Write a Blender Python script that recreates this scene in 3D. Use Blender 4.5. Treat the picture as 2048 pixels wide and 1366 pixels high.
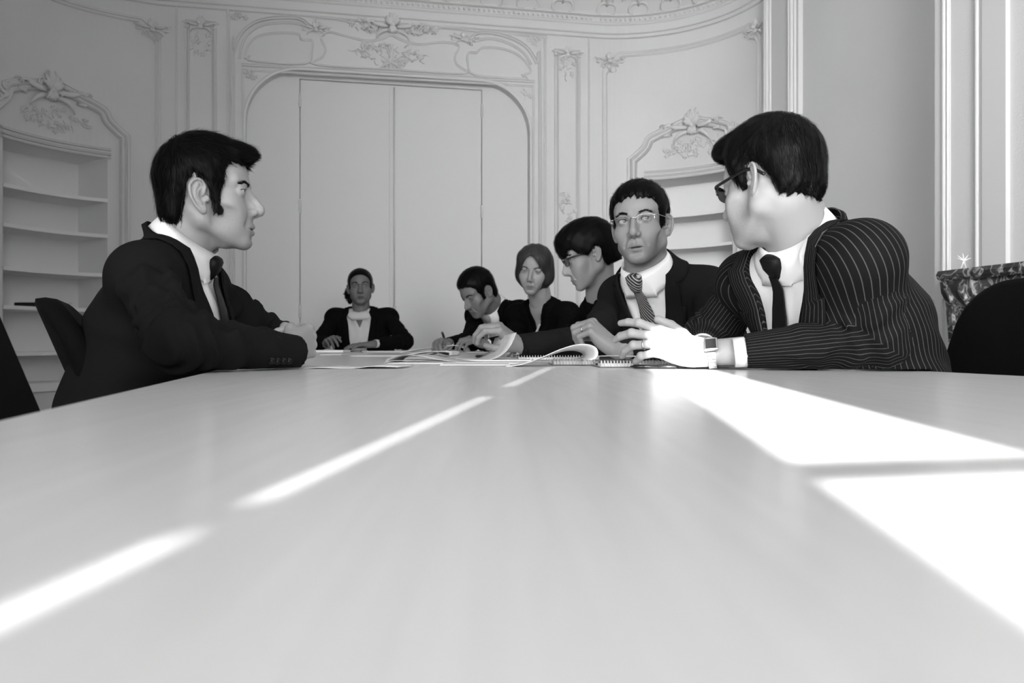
ONLY = None
import bpy, math, random
import numpy as np
from mathutils import Vector, Matrix
import time as _time
_T0 = _time.time()
PI = math.pi
sc = bpy.context.scene
COL = sc.collection
for o in list(bpy.data.objects):
    bpy.data.objects.remove(o)

# ---------------------------------------------------------------- camera, light, exposure
F, CX, CY = 1600.0, 992.0, 683.0        # focal length and principal point in pixels of the 2048x1366 frame
CZ, TZ = 0.795, 0.74                     # camera height, table top height
cam = bpy.data.objects.new('camera', bpy.data.cameras.new('camera'))
COL.objects.link(cam)
cam.location = (0, 0, CZ)
cam.rotation_euler = (PI/2, 0, 0)
cam.data.sensor_width = 36
cam.data.lens = F/2048*36
cam.data.shift_x = (1024-CX)/2048
cam.data.clip_start = 0.01
cam.data.dof.use_dof = True
cam.data.dof.focus_distance = 1.75
cam.data.dof.aperture_fstop = 7.0
sc.camera = cam
vs = sc.view_settings
vs.view_transform = 'Standard'
vs.look = 'None'
vs.gamma = 1
vs.use_curve_mapping = False
vs.exposure = 0.0
sc.cycles.max_bounces = 8
sc.cycles.diffuse_bounces = 5
sc.cycles.glossy_bounces = 3
sc.cycles.transparent_max_bounces = 8
sc.cycles.caustics_reflective = False
sc.cycles.caustics_refractive = False
sc.cycles.sample_clamp_indirect = 4

world = bpy.data.worlds.new('sky'); sc.world = world
world.use_nodes = True
world.node_tree.nodes['Background'].inputs[0].default_value = (.8, .8, .8, 1)
world.node_tree.nodes['Background'].inputs[1].default_value = 1.0

LSUN, LA, LB, LC, LD = 21.0, 76, 31, 18, 4
# room frame: the room is turned 11 degrees against the camera
CA, SA = math.cos(math.radians(11)), math.sin(math.radians(11))
def R(u, v, z=0.0):
    return np.array([u*CA - v*SA, u*SA + v*CA, z])
def to_uv(p):
    return (p[0]*CA + p[1]*SA, -p[0]*SA + p[1]*CA)
ROOM_ROT = math.radians(11)

def add_light(name, kind, loc, **kw):
    l = bpy.data.lights.new(name, kind)
    for k, v in kw.items():
        if k != 'aim':
            setattr(l, k, v)
    o = bpy.data.objects.new(name, l); COL.objects.link(o)
    o.location = Vector(loc)
    if 'aim' in kw:
        o.rotation_euler = Vector(kw['aim']).to_track_quat('-Z', 'Y').to_euler()
    return o

SUN_AZ = (0.139, 1.0)       # horizontal heading of the sunlight in camera axes
SUN_EL = math.radians(27)
sd = Vector((SUN_AZ[0], SUN_AZ[1], 0)).normalized()
SUN_DIR = Vector((sd.x*math.cos(SUN_EL), sd.y*math.cos(SUN_EL), -math.sin(SUN_EL)))
add_light('sun', 'SUN', (0, -3, 6), energy=LSUN, angle=math.radians(0.33), aim=SUN_DIR)
add_light('window_daylight', 'AREA', R(.35, -1.60, 2.0), energy=LA, shape='RECTANGLE', size=1.7, size_y=2.3, aim=R(.3, 1, -.02))
add_light('narrow_beam_fill', 'AREA', R(.9, -1.60, 2.0), energy=LB, spread=math.radians(70), shape='RECTANGLE', size=1.2, size_y=2.0, aim=R(.27, 1, .02))  # unseen narrow-beam lamp added to brighten the walls toward the right
add_light('left_rear_fill', 'AREA', R(-1.9, -1.3, 2.0), energy=LC, spread=math.radians(60), shape='RECTANGLE', size=1.0, size_y=2.0, aim=R(.72, 1, .02))  # lamp added at the left rear to lift the right side; no window there
add_light('overhead_fill', 'AREA', R(.4, .5, 3.6), energy=LD, shape='RECTANGLE', size=2.0, size_y=1.5, aim=R(.3, .6, -1))  # added fill lamp under the ceiling, standing in for bounced light
# ---------------------------------------------------------------- materials
MATS = {}
def N(nt, t, **kw):
    n = nt.nodes.new(t)
    for k, v in kw.items():
        setattr(n, k, v)
    return n
def mat(name, g, rough=.6, spec=.5, metal=0.0, bump=None, attr=None, var=None, sheen=0.0, coat=0.0):
    """grey procedural material; bump=(scale, strength, distance), attr multiplies the grey, var=(scale, amount)"""
    if name in MATS:
        return MATS[name]
    m = bpy.data.materials.new(name); m.use_nodes = True
    nt = m.node_tree; b = nt.nodes['Principled BSDF']
    b.inputs['Base Color'].default_value = (g, g, g, 1)
    b.inputs['Roughness'].default_value = rough
    b.inputs['Specular IOR Level'].default_value = spec
    b.inputs['Metallic'].default_value = metal
    b.inputs['Sheen Weight'].default_value = sheen
    b.inputs['Coat Weight'].default_value = coat
    last = None
    if var:
        tc = N(nt, 'ShaderNodeTexCoord'); nz = N(nt, 'ShaderNodeTexNoise')
        nz.inputs['Scale'].default_value = var[0]; nz.inputs['Detail'].default_value = 5
        mp = N(nt, 'ShaderNodeMapping')
        if len(var) > 2:
            mp.inputs['Scale'].default_value = var[2]
        nt.links.new(tc.outputs['Object'], mp.inputs[0]); nt.links.new(mp.outputs[0], nz.inputs['Vector'])
        mr = N(nt, 'ShaderNodeMapRange')
        mr.inputs[1].default_value = .3; mr.inputs[2].default_value = .7
        mr.inputs[3].default_value = g*(1-var[1]); mr.inputs[4].default_value = g*(1+var[1])
        nt.links.new(nz.outputs[0], mr.inputs[0]); last = mr.outputs[0]
    if attr:
        at = N(nt, 'ShaderNodeAttribute', attribute_name=attr)
        mu = N(nt, 'ShaderNodeMath', operation='MULTIPLY')
        nt.links.new(at.outputs['Fac'], mu.inputs[0])
        if last: nt.links.new(last, mu.inputs[1])
        else: mu.inputs[1].default_value = g
        last = mu.outputs[0]
    if last:
        nt.links.new(last, b.inputs['Base Color'])
    if bump:
        tc = N(nt, 'ShaderNodeTexCoord'); nz = N(nt, 'ShaderNodeTexNoise'); bp = N(nt, 'ShaderNodeBump')
        nz.inputs['Scale'].default_value = bump[0]; nz.inputs['Detail'].default_value = 4
        bp.inputs['Strength'].default_value = bump[1]; bp.inputs['Distance'].default_value = bump[2]
        nt.links.new(tc.outputs['Object'], nz.inputs['Vector'])
        nt.links.new(nz.outputs[0], bp.inputs['Height']); nt.links.new(bp.outputs[0], b.inputs['Normal'])
    MATS[name] = m
    return m

# ---------------------------------------------------------------- mesh helpers
def mk(name, V, Fq, m, parent=None, smooth=True, attrs=None, kind=None, corner=None):
    """one mesh object from vertex array and list/array of faces"""
    me = bpy.data.meshes.new(name)
    V = np.asarray(V, np.float32)
    if isinstance(Fq, np.ndarray) and Fq.ndim == 2:
        nf, k = Fq.shape
        me.vertices.add(len(V)); me.vertices.foreach_set('co', V.ravel())
        me.loops.add(nf*k); me.loops.foreach_set('vertex_index', Fq.astype(np.int32).ravel())
        me.polygons.add(nf)
        me.polygons.foreach_set('loop_start', np.arange(0, nf*k, k, dtype=np.int32))
        me.update(calc_edges=True); me.validate()
    else:
        me.from_pydata([tuple(map(float, v)) for v in V], [], [tuple(map(int, f)) for f in Fq])
    if smooth:
        me.polygons.foreach_set('use_smooth', np.ones(len(me.polygons), bool))
    for k, a in (attrs or {}).items():
        at = me.attributes.new(k, 'FLOAT', 'POINT'); at.data.foreach_set('value', np.asarray(a, np.float32))
    for k, a in (corner or {}).items():
        at = me.attributes.new(k, 'FLOAT', 'CORNER'); at.data.foreach_set('value', np.asarray(a, np.float32))
    if m: me.materials.append(m)
    me.update()
    o = bpy.data.objects.new(name, me); COL.objects.link(o)
    if parent is not None:
        o.parent = parent
        o.matrix_parent_inverse = parent.matrix_basis.inverted()
    if kind: o['kind'] = kind
    return o
def empty(name, loc, label, cat, group=None, rz=0):
    o = bpy.data.objects.new(name, None); COL.objects.link(o)
    o.location = Vector(loc); o.rotation_euler = (0, 0, rz); o.empty_display_size = .05
    o['label'] = label; o['category'] = cat
    if group: o['group'] = group
    return o
def tag(o, label, cat, group=None):
    o['label'] = label; o['category'] = cat
    if group: o['group'] = group
    return o
class MB:
    """collects geometry for one mesh"""
    def __init__(s): s.v = []; s.f = []; s.n = 0
    def add(s, V, Fq):
        V = np.asarray(V, float); s.v.append(V)
        s.f += [tuple(int(i)+s.n for i in f) for f in Fq]; s.n += len(V); return s
    def box(s, lo, hi, fr=None):
        lo, hi = np.minimum(lo, hi), np.maximum(lo, hi)
        c = np.array([[x, y, z] for x in (lo[0], hi[0]) for y in (lo[1], hi[1]) for z in (lo[2], hi[2])], float)
        if fr is not None: c = np.array([fr(*q) for q in c])
        return s.add(c, [(0, 1, 3, 2), (4, 6, 7, 5), (0, 4, 5, 1), (2, 3, 7, 6), (0, 2, 6, 4), (1, 5, 7, 3)])
    def build(s, name, m, parent=None, smooth=False, bevel=0, **kw):
        o = mk(name, np.concatenate(s.v), s.f, m, parent, smooth, **kw)
        if bevel:
            b = o.modifiers.new('bevel', 'BEVEL'); b.width = bevel; b.segments = 2; b.limit_method = 'ANGLE'
        return o
def nrm(v):
    v = np.asarray(v, float); return v/(np.linalg.norm(v)+1e-12)
def tube(pts, rad, k=8, cap=True, flat=None):
    """round tube along points (parallel transported); flat scales the second axis"""
    pts = np.asarray(pts, float); n = len(pts)
    rad = np.broadcast_to(np.asarray(rad, float), (n,))
    T = np.gradient(pts, axis=0); T /= np.linalg.norm(T, axis=1)[:, None]+1e-12
    a = nrm(np.cross(T[0], (0, 0, 1) if abs(T[0][2]) < .9 else (1, 0, 0)))
    V = []
    for i in range(n):
        a = nrm(a - T[i]*np.dot(a, T[i])); b = np.cross(T[i], a)
        for j in range(k):
            t = 2*PI*j/k
            V.append(pts[i] + rad[i]*(math.cos(t)*a + math.sin(t)*b*(flat or 1)))
    Fq = [(i*k+j, i*k+(j+1) % k, (i+1)*k+(j+1) % k, (i+1)*k+j) for i in range(n-1) for j in range(k)]
    if cap: Fq += [tuple(range(k))[::-1], tuple((n-1)*k+j for j in range(k))]
    return np.array(V), Fq
def sweep(path, nor, prof, closed=False):
    """profile (across, out) swept along path; nor = outward normal per point. across = T x nor"""
    path = np.asarray(path, float); n = len(path)
    nor = np.broadcast_to(np.asarray(nor, float), path.shape)
    V = []
    for i in range(n):
        if closed: t0, t1 = path[i]-path[i-1], path[(i+1) % n]-path[i]
        else: t0, t1 = path[i]-path[max(i-1, 0)], path[min(i+1, n-1)]-path[i]
        if np.linalg.norm(t0) < 1e-9: t0 = t1
        if np.linalg.norm(t1) < 1e-9: t1 = t0
        t0, t1 = nrm(t0), nrm(t1); t = nrm(t0+t1)
        s = nrm(np.cross(t, nor[i])); c = max(.35, np.dot(s, nrm(np.cross(t0, nor[i]))))
        for (x, y) in prof: V.append(path[i] + s*x/c + nor[i]*y)
    k = len(prof); m = n if closed else n-1
    Fq = [(i*k+j, i*k+j+1, ((i+1) % n)*k+j+1, ((i+1) % n)*k+j) for i in range(m) for j in range(k-1)]
    return np.array(V), Fq
def spline(pts, n=8, closed=False):
    """Catmull-Rom through points"""
    P_ = [np.asarray(p, float) for p in pts]; out = []; L = len(P_)
    for i in range(L if closed else L-1):
        g = (lambda j: P_[j % L]) if closed else (lambda j: P_[min(max(j, 0), L-1)])
        p0, p1, p2, p3 = g(i-1), g(i), g(i+1), g(i+2)
        for t in np.linspace(0, 1, n, endpoint=False):
            out.append(.5*((2*p1)+(-p0+p2)*t+(2*p0-5*p1+4*p2-p3)*t*t+(-p0+3*p1-3*p2+p3)*t**3))
    if not closed: out.append(P_[-1])
    return np.array(out)
def P(px, py, d):
    return np.array([(px-CX)/F*d, d, CZ+(CY-py)/F*d])
def PT(px, py, dz=0.0):
    d = F*(CZ-TZ-dz)/(py-CY); return P(px, py, d)

# ---------------------------------------------------------------- signed distance modelling
f32 = np.float32
def A3(v): return np.asarray(v, f32)
def ln(q): return np.sqrt(np.einsum('ij,ij->i', q, q))
def sph(p, c, r): return ln(p-A3(c))-f32(r)
def ell(p, c, r, M=None):
    q = p-A3(c)
    if M is not None: q = q@M.astype(f32)
    r = A3(r); a = ln(q/r); b = ln(q/(r*r))
    return a*(a-1)/np.maximum(b, 1e-6)
def rc(p, a, b, ra, rb):
    a, b = A3(a), A3(b); ba = b-a; pa = p-a
    t = np.clip(pa@ba/f32(np.dot(ba, ba)+1e-12), 0, 1)
    return ln(pa-t[:, None]*ba)-(ra+t*f32(rb-ra))
def rct(p, a, b):
    a, b = A3(a), A3(b); ba = b-a
    return np.clip((p-a)@ba/f32(np.dot(ba, ba)), 0, 1)
def ecap(p, a, b, A, B, xa, k=1.0):
    """elliptical capsule from a to b: half widths A=(a0,a1) along xa, half depths B"""
    a, b = A3(a), A3(b); ax = b-a; L = float(np.linalg.norm(ax)); ax = ax/L
    x = np.asarray(xa, float); x = x-ax*np.dot(x, ax); x = A3(nrm(x)); y = np.cross(ax, x).astype(f32)
    q = p-a; h = q@ax; t = np.clip(h/L, 0, 1)
    Aw = A[0]+t*(A[1]-A[0]); Bw = B[0]+t*(B[1]-B[0]); e = h-t*L
    m = np.minimum(Aw, Bw)
    u, v = (q@x)/Aw, (q@y)/Bw; w = e/m
    s = np.sqrt(u*u+v*v+w*w)
    g = np.sqrt((u/Aw)**2+(v/Bw)**2+(w/m)**2)
    return (s*(s-1)/np.maximum(g, 1e-5)).astype(f32)
def su(a, b, k):
    h = np.clip(.5+.5*(b-a)/k, 0, 1); return b*(1-h)+a*h-k*h*(1-h)
def ss(a, b, k): return -su(-a, b, k)
def si(a, b, k): return -su(-a, -b, k)
def poly2(y, z, pts):
    """signed distance to polygon (inside negative)"""
    d = np.full(y.shape, 1e9, f32); s = np.ones(y.shape, f32); n = len(pts)
    for i in range(n):
        ax, ay = pts[i]; bx, by = pts[i-1]
        ex, ey = bx-ax, by-ay; wx, wy = y-ax, z-ay
        t = np.clip((wx*ex+wy*ey)/(ex*ex+ey*ey+1e-12), 0, 1)
        d = np.minimum(d, (wx-ex*t)**2+(wy-ey*t)**2)
        c1 = z >= ay; c2 = z < by; c3 = ex*wy > ey*wx
        flip = (c1 & c2 & c3) | (~c1 & ~c2 & ~c3)
        s = np.where(flip, -s, s)
    return (s*np.sqrt(d)).astype(f32)
def grad(f, p, e=1e-3):
    d = f(p); g = np.empty_like(p)
    for i in range(3):
        q = p.copy(); q[:, i] += f32(e); g[:, i] = (f(q)-d)/f32(e)
    return d, g
def nets(f, lo, hi, h, newton=2, c=4, margin=1.9):
    """surface nets of f<0 inside the box, vertices pulled onto the surface"""
    lo, hi = np.asarray(lo, float), np.asarray(hi, float)
    nb = np.ceil((hi-lo)/(h*c)).astype(int)+1
    n = nb*c
    g = [lo[i]+h*c*(np.arange(nb[i])+.5)-h*.5 for i in range(3)]
    B = np.stack(np.meshgrid(*g, indexing='ij'), -1).reshape(-1, 3).astype(f32)
    db = f(B).reshape(nb)
    act = np.abs(db) < h*c*margin*.87
    vol = np.where(db > 0, f32(1), f32(-1))
    vol = vol.repeat(c, 0).repeat(c, 1).repeat(c, 2)
    am = act.repeat(c, 0).repeat(c, 1).repeat(c, 2)
    idx = np.argwhere(am)
    pts = (lo+idx*h).astype(f32)
    out = np.empty(len(pts), f32)
    for i in range(0, len(pts), 400000): out[i:i+400000] = f(pts[i:i+400000])
    vol[am] = out
    ins = vol < 0
    cs = [(i, j, k) for i in (0, 1) for j in (0, 1) for k in (0, 1)]
    sl = lambda a, o: a[o[0]:a.shape[0]-1+o[0], o[1]:a.shape[1]-1+o[1], o[2]:a.shape[2]-1+o[2]]
    cnt = sum(sl(ins, o).astype(np.int8) for o in cs)
    cell = (cnt > 0) & (cnt < 8)
    ci = np.argwhere(cell)
    vid = np.full(cell.shape, -1, np.int32); vid[cell] = np.arange(len(ci))
    val = {o: vol[ci[:, 0]+o[0], ci[:, 1]+o[1], ci[:, 2]+o[2]] for o in cs}
    acc = np.zeros((len(ci), 3)); w = np.zeros(len(ci))
    for o in cs:
        for ax in range(3):
            if o[ax] == 0:
                o2 = list(o); o2[ax] = 1; o2 = tuple(o2)
                a, b = val[o], val[o2]; m = (a < 0) != (b < 0)
                t = np.where(m, a/np.where(m, a-b, 1), 0)
                q = np.tile(np.array(o, float), (len(ci), 1)); q[:, ax] += t
                acc[m] += q[m]; w[m] += 1
    V = (lo+(ci+acc/w[:, None])*h).astype(f32)
    Fs = []
    for ax in range(3):
        b1, b2 = (ax+1) % 3, (ax+2) % 3
        s0 = [slice(None)]*3; s1 = [slice(None)]*3
        s0[ax] = slice(0, -1); s1[ax] = slice(1, None)
        a, b = ins[tuple(s0)], ins[tuple(s1)]
        E = np.argwhere(a != b)
        ok = (E[:, b1] > 0) & (E[:, b2] > 0) & (E[:, b1] < ins.shape[b1]-1) & (E[:, b2] < ins.shape[b2]-1)
        E = E[ok]; dirn = a[tuple(E.T)]
        def cid(d1, d2):
            q = E.copy(); q[:, b1] -= d1; q[:, b2] -= d2; return vid[tuple(q.T)]
        quad = np.stack([cid(1, 1), cid(0, 1), cid(0, 0), cid(1, 0)], 1)
        quad[~dirn] = quad[~dirn][:, ::-1]
        Fs.append(quad)
    Q = np.concatenate(Fs); Q = Q[(Q >= 0).all(1)]
    for _ in range(newton):
        d, gr = grad(f, V, h*.25)
        g2 = np.maximum(np.einsum('ij,ij->i', gr, gr), .05)
        st = np.clip(d/g2, -h*.7, h*.7)
        V = V-st[:, None]*gr
    return V, Q
def join(parts):
    Vs, Fs, n = [], [], 0
    for V, Q in parts:
        Vs.append(V); Fs.append(np.asarray(Q)+n); n += len(V)
    return np.concatenate(Vs), np.concatenate(Fs)
def rotm(yaw, pitch=0, roll=0):
    """columns right, forward, up. yaw: heading of the face in degrees, 0 = away from camera (+y), 90 = image left (-x);
    pitch + = looking up; roll + = crown tips to the person's right"""
    y, p, r = map(math.radians, (yaw, pitch, roll))
    Mz = np.array([[math.cos(y), -math.sin(y), 0], [math.sin(y), math.cos(y), 0], [0, 0, 1]])
    Mx = np.array([[1, 0, 0], [0, math.cos(p), -math.sin(p)], [0, math.sin(p), math.cos(p)]])
    My = np.array([[math.cos(r), 0, math.sin(r)], [0, 1, 0], [-math.sin(r), 0, math.cos(r)]])
    return Mz@Mx@My
# ---------------------------------------------------------------- head sculpt (local: x right, y forward, z up, metres, origin between the ears)
HD = dict(jaw=1.0, nose=1.0, nosew=1.0, brow=1.0, cheek=0.0, lip=1.0, open=0.0, chin=0.0, neckr=.055, lid=.0042, fem=0.0,
          earo=(0, 0), gaze=(0, 0), nb=(0, -.05, -.20), ear=1.0, hollow=1.0, long=0.0, lidtop=0.0, neckf=0.0)
EYE = (.0315, .0735, .014); EYER = .0122
EAR_H0 = [(.004, .002), (.011, .016), (.006, .0285), (-.006, .031), (-.017, .022), (-.0195, .006), (-.015, -.010), (-.006, -.024)]
EAR_A0 = [(-.002, .021), (-.0095, .011), (-.0095, -.004), (-.002, -.0135)]
EAR_H = [tuple(q) for q in spline([(a, b) for a, b in EAR_H0], 3)]
EAR_A = [tuple(q) for q in spline([(a, b) for a, b in EAR_A0], 3)]
def near(p, c, r, fn, pad=.012):
    d = ln(p-A3(c))-f32(r); m = d < pad
    if m.any(): d[m] = fn(p[m])
    return d
def head_fn(prm):
    g = dict(HD); g.update(prm)
    J, fem, lg = g['jaw'], g['fem'], g['long']
    def ear(q):
        # q already |x|; ear frame: splay and tilt
        c = A3((.0705, -.014+g['earo'][0], -.002+g['earo'][1])); w = (q-c)/f32(g['ear'])
        sp = math.radians(24); ct, st = math.cos(sp), math.sin(sp)
        x = w[:, 0]*ct-(-w[:, 1])*st*0 ; y = w[:, 1]; z = w[:, 2]
        x = w[:, 0]*ct+w[:, 1]*st; y = -w[:, 0]*st+w[:, 1]*ct
        t = math.radians(9); y, z = y*math.cos(t)+z*math.sin(t), -y*math.sin(t)+z*math.cos(t)
        e = np.stack([x, y, z], 1).astype(f32)
        d = ell(e, (.0045, -.004, .003), (.0042, .0145, .027))
        d = su(d, ell(e, (.0055, -.0005, -.023), (.0042, .0085, .0085)), .004)
        H = [(.0065+.12*max(0, -a), a, b) for a, b in EAR_H]
        h = rc(e, H[0], H[1], .0022, .0028)
        for i in range(1, len(H)-1): h = np.minimum(h, rc(e, H[i], H[i+1], .0029, .0029))
        a_ = [(.0075, a, b) for a, b in EAR_A]
        for i in range(len(a_)-1): h = np.minimum(h, rc(e, a_[i], a_[i+1], .0027, .0027))
        d = ss(d, ell(e, (.011, .003, .001), (.0075, .0075, .0115)), .002)
        d = ss(d, rc(e, (.0115, .004, .019), (.012, -.0135, .012), .004, .0035), .002)
        d = su(d, h, .0022)
        d = su(d, ell(e, (.0065, .0115, -.005), (.004, .004, .0058)), .0025)
        return d*f32(g['ear'])
    def face(p, q, d):
        """q=|x| mirrored. adds nose, eyes, mouth to d"""
        n, nw = g['nose'], g['nosew']
        # sockets
        d = ss(d, ell(q, (.030, .0985, .0130), (.0185, .0175, .0130)), .011)
        d = ss(d, sph(q, (.0175, .098, .012), .005), .010)
        # nose
        ty = .111+.012*n
        nz = rc(p, (0, .0815, .026), (0, ty-.0085, -.018), .0066, .0075)
        nz = su(nz, rc(p, (0, .0760, .016), (0, ty-.022, -.024), .0085, .0125*nw), .006)
        nz = su(nz, sph(p, (0, ty-.0105, -.0245), .0105*nw), .006)
        nz = su(nz, ell(q, (.0112*nw, ty-.025, -.029), (.0078, .0115, .0078)), .004)
        nz = su(nz, rc(p, (0, ty-.018, -.034), (0, ty-.028, -.036), .0045, .0055), .004)
        d = su(d, nz, .010)
        d = ss(d, ell(q, (.0062*nw, ty-.0215, -.0385), (.0036, .0062, .0035)), .0018)
        # nasolabial and cheeks
        d = ss(d, rc(q, (.020, ty-.027, -.030), (.031, .088, -.058), .0030, .0030), .010*g['hollow'])
        # mouth
        o = g['open']
        lp = g['lip']
        up = np.minimum(rc(q, (.0035, .0950+.001*lp, -.0570), (.0255, .0840, -.0625), .0056*lp, .0022),
                        rc(p, (0, .0945, -.0585), (0, .0945, -.0586), .0052*lp, .0052*lp))
        lo = rc(q, (.002, .0925+.001*lp, -.0690-o), (.0230, .0845, -.0655-.5*o), .0066*lp, .0024)
        d = su(d, up, .0042); d = su(d, lo, .0042)
        cut = rc(q, (0, .1015, -.0632-.5*o), (.0238, .0900, -.0640), .0014+.5*o, .0010)
        d = ss(d, cut, .0018)
        if o > .001: d = ss(d, ell(p, (0, .089, -.063-.5*o), (.016, .016, o*.75)), .002)
        d = ss(d, rc(p, (0, .0985, -.044), (0, .1000, -.052), .0022, .0024), .004)   # philtrum
        d = ss(d, rc(p, (-.012, .0965, -.0800-o), (.012, .0965, -.0800-o), .003, .003), .010)
        # eye: lid shell over the ball, then the slit
        c = A3(EYE)
        lidr = EYER+.0019
        d = su(d, sph(q, c, lidr), .0045)
        d = su(d, rc(q, (.021, .0855, .0255), (.043, .076, .0235), .0035, .0032), .006)     # lid fold under the brow
        h = g['lid']; lt = g['lidtop']
        sl = ell(q, (EYE[0], .0885, EYE[2]-.0008+lt), (.0142, .024, h))
        d = ss(d, sl, .0009)
        d = np.maximum(d, -sph(q, c, EYER+.0001)) if False else d
        return d
    def f(p):
        p = p.astype(f32)
        q = p.copy(); q[:, 0] = np.abs(q[:, 0])
        d = ell(p, (0, -.014, .046), (.0745, .0925, .080))
        d = su(d, ell(p, (0, .036, .044), (.0600-.002*fem, .0530, .054)), .02)
        d = su(d, ell(p, (0, .040, -.012), (.0560, .0460, .060)), .02)
        d = su(d, ell(p, (0, .045, -.055-lg*.3), (.0430*J, .0450, .046)), .018)
        d = su(d, rc(q, (.0490*J, -.002, -.050), (.014*J, .074, -.088-lg), .0165-.003*fem, .0140), .024)
        d = su(d, rc(q, (.0530, -.006, -.010), (.0490*J, -.004, -.046), .013, .014), .02)
        d = su(d, ell(p, (0, .0800+g['chin'], -.090-lg), (.0185*J, .0150, .0150)), .014)
        d = su(d, ell(q, (.0400, .0540, -.018), (.0230, .0200+.003*g['cheek'], .0180)), .022)
        d = su(d, ell(q, (.0270, .0600, -.040), (.0250, .0240, .0280)), .022)
        d = su(d, ell(p, (0, .0690, -.058), (.0340, .0270, .0280)), .018)
        d = su(d, rc(q, (.012, .0835, .0300), (.045, .0670, .0330), .0075*g['brow'], .0070*g['brow']), .014)
        if g['hollow'] > .5: d = ss(d, ell(q, (.062, .045, -.050), (.008, .022, .020)), .018*g['hollow'])
        nb = A3(g['nb']); nr = g['neckr']
        nk = rc(p, (0, -.024, -.035), nb, nr, nr*1.12)
        for sx in (-1, 1): nk = su(nk, rc(p, (sx*.052, -.022, -.030), nb+A3((sx*.018, nr*.66, .01)), .013, .011), .016)
        nk = su(nk, rc(p, (0, .034, -.085), nb+A3((0, nr*.72, .02)), .015, .015), .018)
        if not fem: nk = su(nk, sph(p, nb*f32(.42)+A3((0, .036, -.085))*f32(.58)+A3((0, .012, 0)), .010), .012)
        d = su(d, nk, .018)
        for sx in (-1, 1): d = su(d, rc(p, (sx*.028, -.068, -.005), nb+A3((sx*.026, -nr*.35, .03)), .022, .028), .02)
        m = (q[:, 1] > .045) & (q[:, 2] > -.115) & (q[:, 2] < .06) & (np.abs(d) < .045)
        if m.any(): d[m] = face(p[m], q[m], d[m])
        e = near(q, (.075, -.014+g['earo'][0], -.002+g['earo'][1]), .036, ear)
        d = su(d, e, .005)
        return d
    return f
def skull_fn(t=0.0):
    def f(p):
        d = ell(p, (0, -.014, .046), (.0745, .0925, .080))
        d = su(d, ell(p, (0, .036, .044), (.0600, .0530, .054)), .02)
        d = su(d, ell(p, (0, .020, -.012), (.0600, .0560, .060)), .02)
        d = su(d, ell(p, (0, -.055, -.03), (.050, .038, .05)), .03)
        return d-f32(t)
    return f
def skin_tone(V, g, base=1.0, stub=0.0):
    """per-vertex tone: lips, lids, beard shadow"""
    rng = np.random.RandomState(3)
    x, y, z = np.abs(V[:, 0]), V[:, 1], V[:, 2]
    t = np.full(len(V), base, float)
    lipz = -.0635-.5*g['open']
    lipm = np.exp(-((x/.019)**4))*np.exp(-(((z-lipz)/(.0085+.5*g['open']))**4))*(y > .082)
    t *= 1-(.30+.18*g['fem'])*lipm
    br = np.exp(-(((z-EYE[2]-.004)/.006)**2+((x-EYE[0])/.014)**2))*(y > .07)
    t *= 1-.10*br
    if stub:
        s = 1/(1+np.exp((z+.035)/.006))*1/(1+np.exp((x*.25-y+.0)/.008))*(1/(1+np.exp(-(z+.112)/.008)))
        mus = np.exp(-(((z+.045)/.008)**2+(x/.03)**2))*(y > .08)
        t *= 1-stub*np.clip(s+mus, 0, 1)*(1-lipm)*(.75+.5*rng.rand(len(V)))
    return t
# ---------------------------------------------------------------- hair strands, eyes, hands, clothes
def strands(seeds, fn, flow, L, steps, w, lift, rng, jit=.15, lift_tip=.0, curl=0):
    p = seeds.astype(f32).copy(); n = len(p)
    Ls = (L*(.6+.6*rng.rand(n))).astype(f32); jv = (rng.randn(n, 3)*jit).astype(f32)
    l0 = (lift*rng.rand(n)).astype(f32); l1 = (lift_tip*rng.rand(n)**2).astype(f32)
    rows = []; prev = None
    for s in range(steps+1):
        t = s/steps
        d, g = grad(fn, p, 8e-4); g /= ln(g)[:, None]+1e-9
        p = p-(d-(l0+l1*t*t+.0004))[:, None]*g
        v = flow(p)+jv; v = v-g*np.einsum('ij,ij->i', v, g)[:, None]; v /= ln(v)[:, None]+1e-9
        if prev is not None: v = .5*v+.5*prev; v /= ln(v)[:, None]+1e-9
        prev = v
        sd = np.cross(v, g)
        ww = w*(1-t**1.5*.85)*(.7+.6*((np.arange(n)*7919) % 13)/13)
        rows.append(p-sd*ww[:, None]*.5+g*.0); rows.append(p+sd*ww[:, None]*.5)
        p = p+v*(Ls/steps)[:, None]
    V = np.stack(rows, 1).reshape(-1, 3); k = 2*(steps+1)
    b = np.arange(n)[:, None]*k
    Q = np.concatenate([np.stack([b[:, 0]+2*s, b[:, 0]+2*s+1, b[:, 0]+2*s+3, b[:, 0]+2*s+2], 1) for s in range(steps)])
    return V, Q
def unit(v): return v/(ln(v)[:, None]+1e-9)
def flow_short(crown=(0, -.055, .12), fwd=.9, side=0.0):
    c = A3(crown)
    def fl(p):
        v = unit(p-c)
        top = 1/(1+np.exp(-(p[:, 2]-.085)/.012))*(p[:, 1] > -.05)
        lowf = 1/(1+np.exp((p[:, 2]-.07)/.015))
        v = v+top[:, None]*A3((side, fwd, 0))+lowf[:, None]*A3((0, -.25, -1.2))
        return unit(v)
    return fl
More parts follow.
